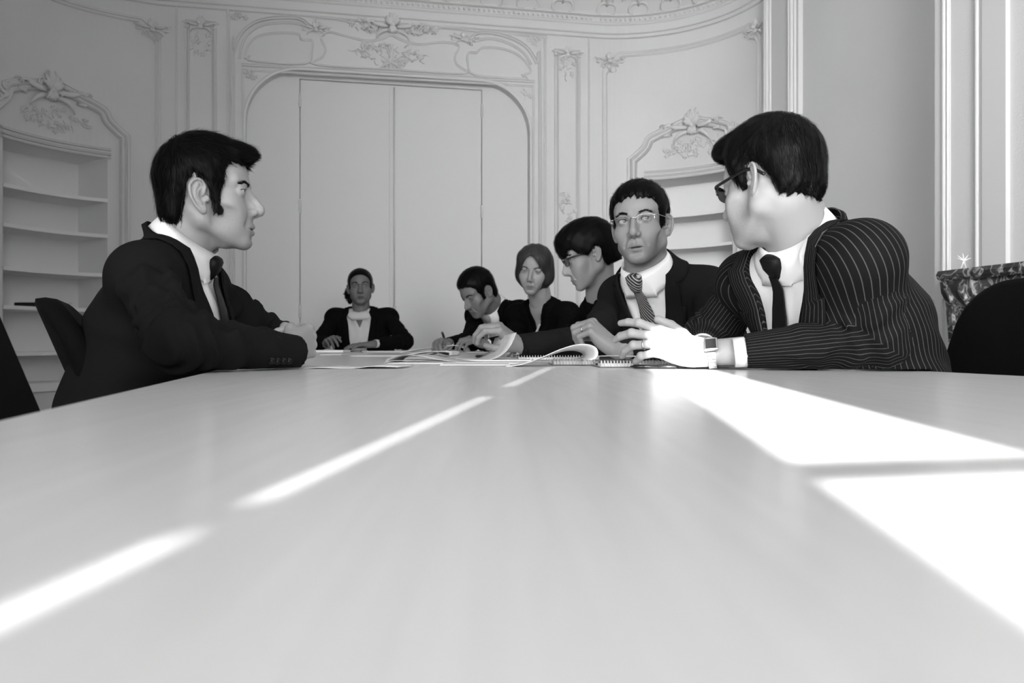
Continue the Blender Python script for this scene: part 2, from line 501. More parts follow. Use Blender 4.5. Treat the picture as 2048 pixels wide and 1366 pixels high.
def eye_mesh(c, gaze, M, r=EYER, k=28):
    """ball with rings about the gaze axis; returns verts, faces, tone"""
    gy, gp = map(math.radians, gaze)
    d = np.array([math.sin(gy)*math.cos(gp), math.cos(gy)*math.cos(gp), math.sin(gp)])
    a = nrm(np.cross(d, (0, 0, 1))); b = np.cross(a, d)
    ring = [0, 4, 9, 11, 12.5, 16, 22, 25.5, 27.5, 30, 40, 55, 75, 100, 130, 160, 180]
    tone = [.01, .01, .01, .012, .22, .30, .26, .10, .12, .95, .95, .95, .9, .8, .7, .6, .6]
    V, T = [], []
    for A, t in zip(ring, tone):
        A = math.radians(A)
        bul = .0005 if A < .5 else 0
        for j in range(k):
            q = 2*PI*j/k; V.append(c+(r+bul)*(math.cos(A)*d+math.sin(A)*(math.cos(q)*a+math.sin(q)*b))); T.append(t)
    Q = [(i*k+j, (i+1)*k+j, (i+1)*k+(j+1) % k, i*k+(j+1) % k) for i in range(len(ring)-1) for j in range(k)]
    return np.array(V), np.array(Q), np.array(T)

FING = [(.027, .090, .0092, (.042, .025, .020)), (.009, .095, .0094, (.046, .029, .021)),
        (-.0095, .090, .0089, (.043, .027, .021)), (-.027, .080, .0078, (.034, .020, .018))]
def hand_fn(curl, spread=(8, 2, -3, -9), thumb=None, sc_=1.0, arm=.10, armr=.027, armv=(0, -1, 0)):
    """curl: per finger (a1,a2,a3) degrees toward the palm. thumb: list of 4 points"""
    th = thumb or [(.016, .018, -.008), (.040, .046, -.016), (.052, .076, -.020), (.056, .102, -.020)]
    segs = []
    for (x, y, r, Ls), c, s in zip(FING, curl, spread):
        pos = np.array([x, y, 0.0]); ang = 0; sp = math.radians(s)
        pts = [pos]
        for Lk, ck in zip(Ls, c):
            ang += math.radians(ck)
            dv = np.array([math.sin(sp)*math.cos(ang), math.cos(sp)*math.cos(ang), -math.sin(ang)])
            pos = pos+dv*Lk; pts.append(pos)
        segs.append((pts, r))
    def f(p):
        p = p/f32(sc_); q = p.copy(); q[:, 2] *= f32(1.18)
        av = np.asarray(armv, float)
        d = rc(q, av*arm, av*.012, armr*1.05, armr*.95)
        d = su(d, rc(q, (0, -.004, 0), (0, .012, 0), armr*.93, .0245), .01)
        for (x, y, r, Ls) in FING:
            d = su(d, rc(p, (x*.55, .01, 0), (x, y-.002, -.001), .0165, r*1.22), .012)
        d = su(d, ell(p, (.018, .040, -.011), (.016, .030, .013)), .010)
        d = su(d, ell(p, (-.020, .040, -.009), (.013, .032, .012)), .010)
        fd = None
        for pts, r in segs:
            e = rc(p, pts[0], pts[1], r*1.06, r*.95)
            e = su(e, rc(p, pts[1], pts[2], r*.97, r*.86), .002)
            e = su(e, rc(p, pts[2], pts[3], r*.87, r*.70), .002)
            e = su(e, sph(p, pts[1]+np.array([0, 0, .0012]), r*.98), .003)
            e = su(e, sph(p, pts[0]+np.array([0, -.002, .0030]), r*.95), .004)
            fd = e if fd is None else su(fd, e, .0006)
        d = su(d, fd, .0042)
        t = rc(p, th[0], th[1], .0150, .0120)
        t = su(t, rc(p, th[1], th[2], .0115, .0102), .003)
        t = su(t, rc(p, th[2], th[3], .0104, .0082), .003)
        d = su(d, t, .006)
        return d*f32(sc_)
    allp = np.concatenate([np.array(s[0]) for s in segs]+[np.array(th), np.asarray(armv, float)[None]*arm])
    f.segs = segs; f.sc = sc_
    return f, allp*sc_
def place_hand(W, D, Nn, side, hf, pts, h=.0022):
    """returns world (V,Q) and the frame"""
    D = nrm(D); Nn = np.asarray(Nn, float); Nn = nrm(Nn-D*np.dot(D, Nn))
    T = np.cross(Nn, D)*(1 if side == 'R' else -1)
    B = np.stack([T, D, Nn], 1).astype(f32); W = np.asarray(W, float)
    fw = lambda p: hf((p-A3(W))@B)
    wp = pts@B.T.astype(float)+W
    V, Q = nets(fw, wp.min(0)-.034, wp.max(0)+.034, h)
    return V, Q, B, fw

class Person:
    def __init__(s, **k):
        s.__dict__.update(dict(sw=.052, chest=(.165, .118), belly=(.17, .125), shr=.048, wr=.034, el=.052, grow=.010, vdepth=.34,
                               vw=.075, k=1.0, neckhole=.060, h=.006, fold=1.0, arms=True, necktop=None, lean=0))
        s.__dict__.update(k)
        J = s.J
        for n in J: J[n] = np.asarray(J[n], float)
        s.right = nrm(J['sR']-J['sL']); a = nrm(J['nk']-J['che'])
        s.fwd = nrm(np.cross(a, s.right)); s.up = nrm(np.cross(s.right, s.fwd))
    def torso(s, p, grow):
        J = s.J; k = s.k
        c, b = s.chest, s.belly
        d = ecap(p, J['pel'], J['che'], (b[0]*k, c[0]*k*.98), (b[1]*k, c[1]*k), s.right)
        top = J['nk']-s.up*.045
        d = su(d, ecap(p, J['che'], top, (c[0]*k, .085*k), (c[1]*k, .055*k), s.right), .05)
        for S in ('sR', 'sL'):
            d = su(d, rc(p, J[S]-s.up*.0, top+s.up*.012, s.shr*k, .050*k), .035)
            d = su(d, rc(p, J[S], J['che']*.6+J[S]*.4-s.up*.04, s.shr*k, .085*k), .05)
        return d-f32(grow)
    def arm(s, p, side, grow=0.0, cut=True, foldk=None):
        J = s.J; S, E, W = J['s'+side], J['e'+side], J['w'+side]
        d1 = rc(p, S, E, s.sw*s.k, s.el*s.k*.98); d2 = rc(p, E, W, s.el*s.k, s.wr*s.k)
        d = su(d1, d2, .018)
        fk = s.fold if foldk is None else foldk
        if fk:
            ax = nrm(W-E); ax1 = nrm(E-S)
            r2 = np.einsum('ij,ij->i', p-A3(E), p-A3(E))
            m2 = np.exp(-r2/.0085).astype(f32)
            h1 = (p-A3(S))@A3(ax1); h2 = (p-A3(E))@A3(ax)
            wob = np.sin(p@A3((31, -22, 40))+1.3)*.9+np.sin(p@A3((-17, 43, 12)))*.7
            fo = np.sin(h1*150+wob*1.6)*np.exp(-((h1-np.linalg.norm(E-S)*.75)/.07)**2)*.9
            fo = fo+np.sin(h2*130+wob*1.8+1)*np.exp(-((h2-.05)/.07)**2)
            tw = np.sin(p@A3(ax1*45+np.cross(ax1, (0.3, .5, .8))*60)+wob)*np.exp(-((h1-.08)/.09)**2)*.6
            fo = np.where(fo > 0, fo**1.0, fo*.5)+tw
            fo = fo*np.clip((np.linalg.norm(W-E)-.05-h2)/.04, 0, 1)
            d = d-f32(.0042*fk)*fo.astype(f32)-f32(.0012*fk)*(np.clip((np.linalg.norm(W-E)-.05-h2)/.04, 0, 1))*np.sin(p@A3((70, 60, -50))+wob*2).astype(f32)
        if cut:
            d = np.maximum(d, (p-A3(W))@A3(nrm(W-E)))
            ax = nrm(W-E)
            d = ss(d, rc(p, W-ax*.035, W+ax*.02, s.wr*s.k-.009, s.wr*s.k-.008), .001)
        return (d-f32(grow)).astype(f32)
    def vcoord(s, p):
        q = p-A3(s.J['nk']); return q@A3(s.right), q@A3(s.fwd), q@A3(s.up)
    def jacket_fn(s, split=False):
        def tor(p):
            d = s.torso(p, s.grow)
            X, Y, Z = s.vcoord(p)
            wob = np.sin(p@A3((13, 9, 17)))*.8
            d = d-f32(.0028*s.fold)*(np.sin(p@A3(s.up*55+s.right*20-s.fwd*15)+wob*3)*np.exp(-((Z+.33)/.12)**2)).astype(f32)
            w = s.vw*(1+Z/s.vdepth); w = np.where(Z > -.0, s.vw, w)
            cut = np.maximum((np.abs(X-s.lean*Z)-w)*.97, -(Y-.0)).astype(f32)
            if s.vdepth > .02: d = np.maximum(d, -cut)
            ho_ = s.fwd*s.__dict__.get('hoff', .014); nh = rc(p, s.J['nk']-s.up*.10+ho_, s.nt+ho_, s.neckhole+.006, s.neckhole)
            d = ss(d, nh, .004)
            return d
        def allf(p):
            d = tor(p)
            for S in s.sides: d = su(d, s.arm(p, S), .007)
            if s.table: d = np.where(s.ontable(p) & (p[:, 2] < TZ+.1), np.maximum(d, f32(TZ+.0035)-p[:, 2]), d)
            return d.astype(f32)
        s._tor = tor
        return allf
    def ontable(s, p):
        u = p[:, 0]*CA+p[:, 1]*SA; v = -p[:, 0]*SA+p[:, 1]*CA
        ins = (u > TU0) & (u < TU1) & (v < TV1)
        e = ((u-TUC)/((TU1-TU0)/2))**2+((v-TV1)/TVR)**2 < 1
        return ins | ((v >= TV1) & e)
    def project(s, X, Z, fn, lift, side=None, start=.35):
        """points of the chest front plane (X right, Z up from the neck) dropped onto fn"""
        X = np.asarray(X, float); Z = np.asarray(Z, float)
        p = (s.J['nk'][None]+X[:, None]*s.right+Z[:, None]*s.up+start*s.fwd).astype(f32)
        for _ in range(60):
            d = np.clip(fn(p)-lift, -.01, .05); p = p-(d*.8)[:, None]*A3(s.fwd)
        return p
TU0, TU1, TV1, TVR = -.236, 1.070, 3.25, 1.72
TUC = (TU0+TU1)/2

def grid_faces(n, m):
    return [(i*m+j, i*m+j+1, (i+1)*m+j+1, (i+1)*m+j) for i in range(n-1) for j in range(m-1)]
def solid(o, t, off=1.0):
    b = o.modifiers.new('thickness', 'SOLIDIFY'); b.thickness = t; b.offset = off; return o
M_ = lambda *a, **k: mat(*a, **k)
def pinstripe_mat(name, base, line, pitch, width, angle_mix=None):
    m = bpy.data.materials.new(name); m.use_nodes = True; nt = m.node_tree; b = nt.nodes['Principled BSDF']
    at = N(nt, 'ShaderNodeAttribute', attribute_name='stripe')
    mo = N(nt, 'ShaderNodeMath', operation='PINGPONG'); mo.inputs[1].default_value = pitch/2
    lt = N(nt, 'ShaderNodeMath', operation='LESS_THAN'); lt.inputs[1].default_value = width/2
    nt.links.new(at.outputs['Fac'], mo.inputs[0]); nt.links.new(mo.outputs[0], lt.inputs[0])
    mr = N(nt, 'ShaderNodeMapRange'); mr.inputs[3].default_value = base; mr.inputs[4].default_value = line
    nt.links.new(lt.outputs[0], mr.inputs[0]); nt.links.new(mr.outputs[0], b.inputs['Base Color'])
    b.inputs['Roughness'].default_value = .75; b.inputs['Specular IOR Level'].default_value = .08
    return m
SUIT = mat('black_suit_wool', .0105, .85, .07, bump=(900, .25, .0005))
SUIT2 = mat('dark_suit_wool', .012, .85, .07, bump=(900, .25, .0005))
BLACK = mat('black_cloth', .004, .9, .04)
PIN = pinstripe_mat('pinstripe_wool', .008, .080, .0092, .0011)
SHIRT = mat('white_cotton', .88, .8, .2, bump=(60, .2, .002))
SHIRTG = mat('pale_striped_cotton', .50, .8, .2, bump=(60, .3, .002))
HAIR = mat('dark_hair', .0028, .45, .09, attr='tone')
HAIRB = mat('brown_hair', .006, .42, .10, attr='tone')
HAIRL = mat('light_brown_hair', .045, .45, .2, attr='tone')
EYEM = mat('eyeball', 1.0, .08, .6, attr='tone')
SKIN1 = mat('skin_medium', 1.0, .48, .35, attr='tone', bump=(420, .35, .0006))
FRAME_B = mat('black_frame', .008, .25, .5)
FRAME_M = mat('metal_frame', .55, .25, .5, metal=1)
def glass_mat():
    m = bpy.data.materials.new('spectacle_glass'); m.use_nodes = True; nt = m.node_tree
    for n in list(nt.nodes):
        if n.type == 'BSDF_PRINCIPLED': nt.nodes.remove(n)
    o = nt.nodes['Material Output']; tr = N(nt, 'ShaderNodeBsdfTransparent'); gl = N(nt, 'ShaderNodeBsdfGlossy'); mx = N(nt, 'ShaderNodeMixShader')
    gl.inputs['Roughness'].default_value = .03; tr.inputs[0].default_value = (.95, .95, .95, 1)
    fr = N(nt, 'ShaderNodeFresnel'); fr.inputs[0].default_value = 1.22
    nt.links.new(fr.outputs[0], mx.inputs[0]); nt.links.new(tr.outputs[0], mx.inputs[1]); nt.links.new(gl.outputs[0], mx.inputs[2])
    nt.links.new(mx.outputs[0], o.inputs[0]); return m
GLASS = glass_mat()

HAIR_SIDE = [(.13, .17), (.13, .082), (.075, .079), (.060, .070), (.047, .052), (.046, .034), (.034, .016), (.030, -.022), (.012, -.024), (.010, .004),
             (.004, .030), (-.014, .037), (-.032, .026), (-.038, .0), (-.042, -.030), (-.052, -.060), (-.14, -.060), (-.14, .17)]
def short_hair(t=.011, top=.010, poly=HAIR_SIDE, bend=4.0, quiff=None, edge=.004, shift=(0, 0), peak=0.0):
    sk = skull_fn(0)
    def f(p):
        jag = .0030*np.sin(p[:, 0]*190+2*np.sin(p[:, 0]*60))+.0022*np.sin(p[:, 0]*420+1)+.002*np.sin(p[:, 2]*330+p[:, 1]*200)
        pl = poly2(p[:, 1]-shift[0]+jag*.6, p[:, 2]-shift[1]+jag+bend*p[:, 0]**2*(p[:, 1] > .03)-peak*np.exp(-(p[:, 0]/.02)**2), poly)
        thin = 1-np.exp(np.minimum(pl+.001, 0)/.012)
        d = sk(p)-(f32(.0015)+f32(t)*thin)
        if top: d = su(d, ell(p, (0, -.005, .066), (.066+top*.3, .080+top*.4, .060+top)), .02)
        if quiff: d = su(d, ell(p, quiff[0], quiff[1]), .018)
        rip = np.sin(p[:, 0]*260+np.sin(p[:, 1]*70)*2)*np.sin(p[:, 1]*90+p[:, 2]*60)
        d = d-f32(.0009)*rip.astype(f32)
        return si(d, pl, edge).astype(f32)
    return f

def build(root_loc, label, C, yaw, pitch, roll, hs, prm, J, hair, hairm, group=None, tone=.5, stub=0.0, near=1, ys=.965, jm=None, shirtm=None, tie=None,
          hands=(), brows=True, brow_tone=None, spec=None, hairopts=None, torso=None, ears=None, no_collar=False, lapel=True, chair=None, extra=None):
    root = empty('person', root_loc, label, 'person', 'people in the meeting')
    M = rotm(yaw, pitch, roll); C = np.asarray(C, float)
    Bm = M.astype(f32); hs = float(hs); SV = np.array([1, ys, 1.0])*hs
    toL = lambda p: ((p-A3(C))@Bm)/A3(SV)
    toW = lambda q: (np.asarray(q, float)*SV)@M.T+C
    pr = Person(J=J, **(torso or {})); pr.sides = ('R', 'L'); pr.table = True
    nk = pr.J['nk']; nbl = (nk-C)@M/SV
    prm = dict(prm); prm['nb'] = tuple(nbl)
    g = dict(HD); g.update(prm)
    pr.nt = C+M@np.array([0, -.018, -.07])*hs
    # ---- body: head, neck and hands on one skin mesh, with the trunk that joins them
    hf = head_fn(prm); hh = {1: .0019, 2: .0023, 3: .0030}[near]
    zl = min(-.13, nbl[2]-.03)
    V, Q = nets(hf, (min(-.1, nbl[0]-.085), min(-.125, nbl[1]-.085), zl), (max(.1, nbl[0]+.085), .14, .135), hh)
    tn = skin_tone(V, g, tone, stub)
    parts = [(toW(V), Q)]; tones = [tn]
    frames = []
    for hd in hands:
        side, W, D, Nn, curl, kw = hd
        D_ = nrm(D); N_ = np.asarray(Nn, float); N_ = nrm(N_-D_*np.dot(D_, N_)); T_ = np.cross(N_, D_)*(1 if side == 'R' else -1)
        ev = nrm(pr.J['e'+side]-np.asarray(W, float)); kw = dict(kw); kw.setdefault('armv', tuple(np.stack([T_, D_, N_], 1).T@ev))
        f_, pts = hand_fn(curl, **kw)
        Vh, Qh, B, fw = place_hand(W, D, Nn, side, f_, pts, {1: .0021, 2: .0026, 3: .0034}[near])
        frames.append((side, np.asarray(W, float), B, f_)); parts.append((Vh, Qh)); tones.append(np.full(len(Vh), tone*1.0))
    tr = lambda p: np.minimum(pr.torso(p, -.012 if not pr.__dict__.get('openv', 0) else -.003), np.minimum(pr.arm(p, 'R', -.016, False, 0), pr.arm(p, 'L', -.016, False, 0)))
    def tr2(p):
        d = tr(p)
        return np.maximum(d, (TZ+.008-p[:, 2])*np.where(pr.ontable(p), 1, -9)) if True else d
    def trunk(p):
        d = tr(p); s = pr.ontable(p) & (p[:, 2] < TZ+.006)
        return np.where(s, np.maximum(d, f32(TZ+.006)-p[:, 2]), d).astype(f32)
    al = np.array([pr.J[k] for k in pr.J])
    Vt, Qt = nets(trunk, al.min(0)-.2, al.max(0)+.12, .013, newton=1)
    parts.append((Vt, Qt)); tones.append(np.full(len(Vt), tone))
    Vb, Qb = join(parts)
    mk('body', Vb, Qb, SKIN1, root, attrs={'tone': np.concatenate(tones)})
    # ---- eyes
    for sx in (-1, 1):
        c = np.array([sx*EYE[0], EYE[1], EYE[2]])
        Ve, Qe, Te = eye_mesh(c, g['gaze'], M)
        mk('eye', toW(Ve), Qe, EYEM, root, attrs={'tone': Te*(.46 if tone > .2 else .26)})
    # ---- hair
    rng = np.random.RandomState(int(abs(C[0]*1000)) % 97+near)
    ho = dict(n={1: 9000, 2: 3500, 3: 1500}[near], L=.030, w={1: .0011, 2: .0014, 3: .002}[near], lift=.003, tip=.004, flow=flow_short(), jit=.16)
    ho.update(hairopts or {})
    lo, hi = ho.get('box', ((-.125, -.15, -.13), (.125, .145, .19)))
    Vh, Qh = nets(hair, lo, hi, {1: .0028, 2: .0032, 3: .004}[near])
    seeds = Vh[rng.randint(0, len(Vh), ho['n'])]
    Vs, Qs = strands(seeds, hair, ho['flow'], ho['L'], 6, ho['w'], ho['lift'], rng, ho['jit'], ho['tip'])
    # strand colour: each lock has its own tone
    kk = len(Vs)//ho['n']; lock = np.sin(seeds[:, 0]*410+seeds[:, 1]*150)*np.sin(seeds[:, 2]*330+seeds[:, 0]*90)
    ts = np.clip(1+.55*lock+rng.randn(ho['n'])*.35, .25, 2.8)*(1+ho.get('grey', 0)*(seeds[:, 2] < .02)*(seeds[:, 1] > 0))
    Vj, Qj = join([(toW(Vh), Qh), (toW(Vs), Qs)])
    mk('hair', Vj, Qj, hairm, root, attrs={'tone': np.concatenate([np.full(len(Vh), .8), np.repeat(ts, kk)])})
    # ---- brows (and lashes)
    if brows:
        for sx in (-1, 1):
            n = {1: 300, 2: 150, 3: 80}[near]
            t = rng.rand(n); th = (rng.rand(n)-.5)
            bx = .0135+.034*t
            bz = .0285+.0052*np.sin(PI*np.minimum(t*1.15, 1)**1.3)+th*(.0068*(1-t*.75))-g.get('browlow', 0)+g.get('browin', 0)*(1-t)
            sd_ = np.stack([sx*bx, np.full(n, .0), bz], 1).astype(f32)
            y = np.full(n, .115, f32)
            for _ in range(40):
                sd_[:, 1] = y; y = y-np.clip(hf(sd_), -.01, .02)*.9
            sd_[:, 1] = y
            fl = lambda p: np.tile(A3((sx*1.0, -.3, .18)), (len(p), 1))
            Vb_, Qb_ = strands(sd_, hf, fl, .0085, 3, {1: .0006, 2: .0009, 3: .0012}[near], .0006, rng, .25, .0012)
            mk('eyebrow', toW(Vb_), Qb_, hairm, root, attrs={'tone': np.full(len(Vb_), 1.0)})
            # upper lash line
            tt = np.linspace(0, PI, 14); h = g['lid']
            lx = EYE[0]-np.cos(tt)*.0132; lz = EYE[2]-.0008+g['lidtop']+np.sin(tt)*h*.97
            ly = EYE[1]+np.sqrt(np.maximum((EYER+.0017)**2-(lx-EYE[0])**2-(lz-EYE[2])**2, 1e-6))
            pts = np.stack([sx*lx, ly+.0003, lz], 1)
            Vl, Ql = tube(pts, .00055 if near < 3 else .0009, 5)
            mk('eyelashes', toW(Vl), Ql, FRAME_B, root)
    # ---- jacket
    jf = pr.jacket_fn()
    def jf2(p):
        d = jf(p)
        slab = np.where(pr.ontable(p), np.maximum(p[:, 2]-(TZ+.003), (TZ-.05)-p[:, 2]), f32(1))
        return np.maximum(d, -slab).astype(f32)
    Vj, Qj = nets(jf2, al.min(0)-.21, al.max(0)+.12, pr.h)
    corner = None
    if jm is PIN:
        cen = Vj[Qj].mean(1).astype(f32)
        ds = [pr._tor(cen), pr.arm(cen, 'R', 0, False, 0), pr.arm(cen, 'L', 0, False, 0)]
        cls = np.argmin(np.stack(ds), 0)
        lp = Vj[Qj.ravel()].astype(f32); lc = np.repeat(cls, 4)
        X, Y, Z = pr.vcoord(lp); val = X*1.0+Y*.55
        ax_t = np.arctan2(X, Y)*.17
        val = np.where(np.abs(ax_t) < .5, ax_t, ax_t)
        for ci, S in ((1, 'R'), (2, 'L')):
            s0, e0, w0 = pr.J['s'+S], pr.J['e'+S], pr.J['w'+S]
            nn = nrm(np.cross(e0-s0, w0-e0)); nn = nn if nn[1] < 0 else -nn
            out = []
            for a, b in ((s0, e0), (e0, w0)):
                ax = nrm(b-a); x1 = nrm(nn-ax*np.dot(nn, ax)); y1 = np.cross(ax, x1)
                q = lp-A3(a); ang = np.arctan2(q@A3(y1), q@A3(x1))
                fc = cen-A3(a); af = np.arctan2(fc@A3(y1), fc@A3(x1)); af = np.repeat(af, 4)
                ang = np.where(ang-af > PI, ang-2*PI, np.where(ang-af < -PI, ang+2*PI, ang))
                out.append(ang*.056)
            m1 = nrm(nrm(w0-e0)+nrm(e0-s0))
            side_ = np.repeat((cen-A3(e0))@A3(m1) > 0, 4)
            v_ = np.where(side_, out[1], out[0])
            val = np.where(lc == ci, v_, val)
        corner = {'stripe': val}
    mk('jacket', Vj, Qj, jm, root, corner=corner)
    # ---- shirt front
    torf = lambda p: pr.torso(p, .003)
    def shirt(p):
        d = torf(p); X, Y, Z = pr.vcoord(p)
        d = d-f32(.0012)*np.sin(X*120+np.sin(Z*40)*2).astype(f32)
        d = np.maximum(d, np.maximum(np.abs(X)-.125, -(Z+pr.vdepth+.05)))
        d = np.maximum(d, -(Y+.03))
        ov = pr.__dict__.get('openv', 0)
        if ov: d = np.maximum(d, -np.maximum(np.abs(X)-.040*(1+Z/ov), -(Y-.01)).astype(f32))
        return ss(d, rc(p, nk-pr.up*.12+pr.fwd*.0, pr.nt, .050, .056), .004).astype(f32)
    if pr.vdepth > .02 and shirtm is not None:
        c0 = nk-pr.up*.15
        Vs, Qs = nets(shirt, np.minimum(nk, nk-pr.up*(pr.vdepth+.06))-.19, np.maximum(nk, nk+pr.up*.02)+.19, .0055 if near < 3 else .008)
        mk('shirt', Vs, Qs, shirtm, root)
    def push(p, fn, lift, full=None):
        p = np.asarray(p).astype(f32)
        for _ in range(5):
            d, gr = grad(fn, p, 1.5e-3); gr /= ln(gr)[:, None]+1e-6
            m = (lift-d); m = np.where(m > 0, m, (m*(full if full is not None else 0)))
            p = p+np.clip(m, -.02, .02)[:, None]*gr
        return p
    # ---- shirt collar
    n_ = nrm(nrm(pr.nt-nk)+pr.up*.9); fc = nrm(pr.fwd-n_*np.dot(pr.fwd, n_)); rc_ = nrm(np.cross(fc, n_))
    cc = (torso or {}).get('collar', {})
    r0 = g['neckr']*hs*1.06+cc.get('gap', .0055)
    if shirtm is not None and not no_collar:
        nph = 41; rows = []
        for r_i in range(6):
            row = []
            for ph in np.linspace(-1, 1, nph):
                a = abs(ph); sg = 1 if ph >= 0 else -1
                g0 = math.radians(cc.get('gapdeg', 5)); th = sg*(g0+a*(PI-g0))
                hb = cc.get('base', .012)+cc.get('front', .010)*(1-a)+cc.get('back', .030)*a**.8
                fall = .052*a+cc.get('tip', .062)*(1-a)**1.3
                tho = sg*max(abs(th), math.radians(cc.get('spread', 34))+0*a)
                tt = r_i/5
                if r_i == 0: rr, h, tq = r0, hb-.028, th
                elif r_i == 1: rr, h, tq = r0+.001, hb, th
                else:
                    u_ = (r_i-1)/4
                    rr = r0+.004+.013*u_; h = hb-fall*u_; tq = th+(tho-th)*u_
                row.append(nk+n_*h+fc*rr*math.cos(tq)+rc_*rr*math.sin(tq))
            rows.append(row)
        Vc = np.array(rows).reshape(-1, 3)
        low = np.arange(len(Vc)) >= nph*3
        Vc[low] = push(Vc[low], torf, .004)
        o = mk('shirt_collar', Vc, grid_faces(6, nph), shirtm, root); solid(o, .0016)
    # ---- lapels and jacket collar: one band down the V and round the neck
    if lapel:
        pl = []
        zs = np.linspace(-pr.vdepth+.004, -.02, 16)
        for sg in (1, -1):
            w = pr.vw*(1+zs/pr.vdepth)+.001
            q = pr.project(sg*w+pr.lean*zs, zs, lambda p: pr.torso(p, pr.grow), .001)
            for i, z in enumerate(zs):
                t = i/(len(zs)-1)
                wid = np.interp(t, [0, .08, .62, .70, .73, 1], [.004, .022, .070, .078, .048, .046])*pr.__dict__.get('lapw', 1)
                pl.append((sg, q[i].astype(float), sg*pr.right*.95+pr.up*(.35 if .6 < t < .72 else .05), wid))
        A = pl[:16]; Bk = pl[16:][::-1]; mid = []
        rj = pr.neckhole+.004; ho_ = pr.__dict__.get('hoff', .014)
        for th in np.linspace(72, 288, 26):
            t = math.radians(th); bb = math.sin((th-72)/216*PI)
            pos = nk+pr.up*(-.004+.034*bb**2.5)+pr.right*rj*math.sin(t)+pr.fwd*(rj*math.cos(t)+ho_)
            out = pr.right*math.sin(t)*.8+pr.fwd*math.cos(t)*.8-pr.up*(.35+.45*bb)
            mid.append((0, pos, out, .046))
        path = A+mid+Bk; rows = []
        for j, u_ in enumerate(np.linspace(0, 1, 6)):
            q = np.array([p_+nrm(o_)*w_*u_ for (_, p_, o_, w_) in path])
            rows.append(push(q, lambda p: pr.torso(p, pr.grow), .0035+.003*math.sin(PI*min(u_*1.5, 1)), None if j < 2 else .6))
        rows = np.array(rows); Vl = rows.reshape(-1, 3)
        o = mk('lapels', Vl, grid_faces(6, len(path)), jm, root,
               attrs={'stripe': (np.linspace(0, .062, 6)[:, None]+np.zeros((1, len(path)))).ravel()})
        solid(o, .0028)
    # ---- tie
    if tie:
        zk = float((n_*(cc.get('base', .012)-.030)+fc*r0)@pr.up); zs = np.linspace(zk, -pr.vdepth-.01, 26); xs = np.linspace(-1, 1, 9)
        knotz = tie.get('z', -.02)
        fnS = lambda p: pr.torso(p, .004)
        VV = []
        for i, z in enumerate(zs):
            w = np.interp(z, [-.40, -.04, -.02], [.043, .017, .014])
            q = pr.project(xs*w+tie.get('dx', 0), np.full(9, z), fnS, .006)
            q = q+A3(pr.fwd)*((1-xs**2)*.004)[:, None].astype(f32)
            VV.append(q)
        kb = nk+n_*(cc.get('base', .012)+.004-.034)+fc*(r0+.010)
        for i in range(7):
            s_ = 1-i/7; row = np.array(VV[i], float); w = .012
            tgt = kb[None]+xs[:, None]*w*rc_[None]-n_*(.006*i)
            VV[i] = row*(1-s_)+tgt*s_
        VV = np.array(VV).reshape(-1, 3)
        VV = push(VV, lambda p: pr.torso(p, .004), .009)
        o = mk('tie', VV, grid_faces(len(zs), 9), tie['m'], root, attrs={'tz': np.repeat(zs, 9)*1.0, 'tx': np.tile(xs, len(zs))*.03}); solid(o, .002)
        kn = []
        base = nk+n_*(cc.get('base', .012)+.004)+fc*(r0+.010)
        for i, (t, hw, dp) in enumerate([(0.014, .013, .008), (.007, .024, .013), (-.012, .0225, .017), (-.032, .0155, .014), (-.040, .012, .010)]):
            for j in range(16):
                a = 2*PI*j/16; ca, sa = math.cos(a), math.sin(a)
                kn.append(base+n_*t-fc*0+rc_*hw*math.copysign(abs(ca)**.7, ca)+fc*(dp*math.copysign(abs(sa)**.7, sa)))
        kq = [(i*16+j, i*16+(j+1) % 16, (i+1)*16+(j+1) % 16, (i+1)*16+j) for i in range(4) for j in range(16)]+[tuple(range(16))[::-1], tuple(64+j for j in range(16))]
        kn = np.array(kn)
        mk('tie_knot', kn, kq, tie['m'], root, attrs={'tz': (kn-nk)@pr.up, 'tx': (kn-nk)@pr.right})
    # ---- cuffs
    if shirtm is not None and pr.__dict__.get('cuff', 1) > 0:
        for S in ('R', 'L'):
            W, E = pr.J['w'+S], pr.J['e'+S]; ax = nrm(W-E)
            r = pr.wr*pr.k-.0075
            Vc, Qc = tube([W-ax*.03, W-ax*.01, W+ax*.006, W+ax*pr.__dict__.get('cuff', .014)], [r, r, r, r-.001], 24, cap=False)
            if pr.table: Vc[:, 2] = np.maximum(Vc[:, 2], TZ+.0035)
            o = mk('shirt_cuff', Vc, Qc, shirtm, root); solid(o, .0015)
    # ---- trousers and shoes under the table
    pel = pr.J['pel']; f_ = nrm(np.array([pr.fwd[0], pr.fwd[1], 0])); r_ = np.array([f_[1], -f_[0], 0])
    def legs(p):
        d = ell(p, pel-np.array([0, 0, .03]), (.15, .15, .11))
        for sx in (-1, 1):
            hip = pel+r_*sx*.085-np.array([0, 0, .02]); kn_ = hip+f_*.36+r_*sx*.03; kn_[2] = .49
            an = kn_+f_*.02; an[2] = .11
            d = su(d, rc(p, hip, kn_, .085, .062), .03); d = su(d, rc(p, kn_, an, .062, .048), .02)
        return d
    lo_ = np.minimum(pel, pel+f_*.45)-.27; hi_ = np.maximum(pel, pel+f_*.45)+.27; lo_[2] = .03; hi_[2] = .75
    Vl, Ql = nets(legs, lo_, hi_, .016, newton=1)
    mk('trousers', Vl, Ql, BLACK, root)
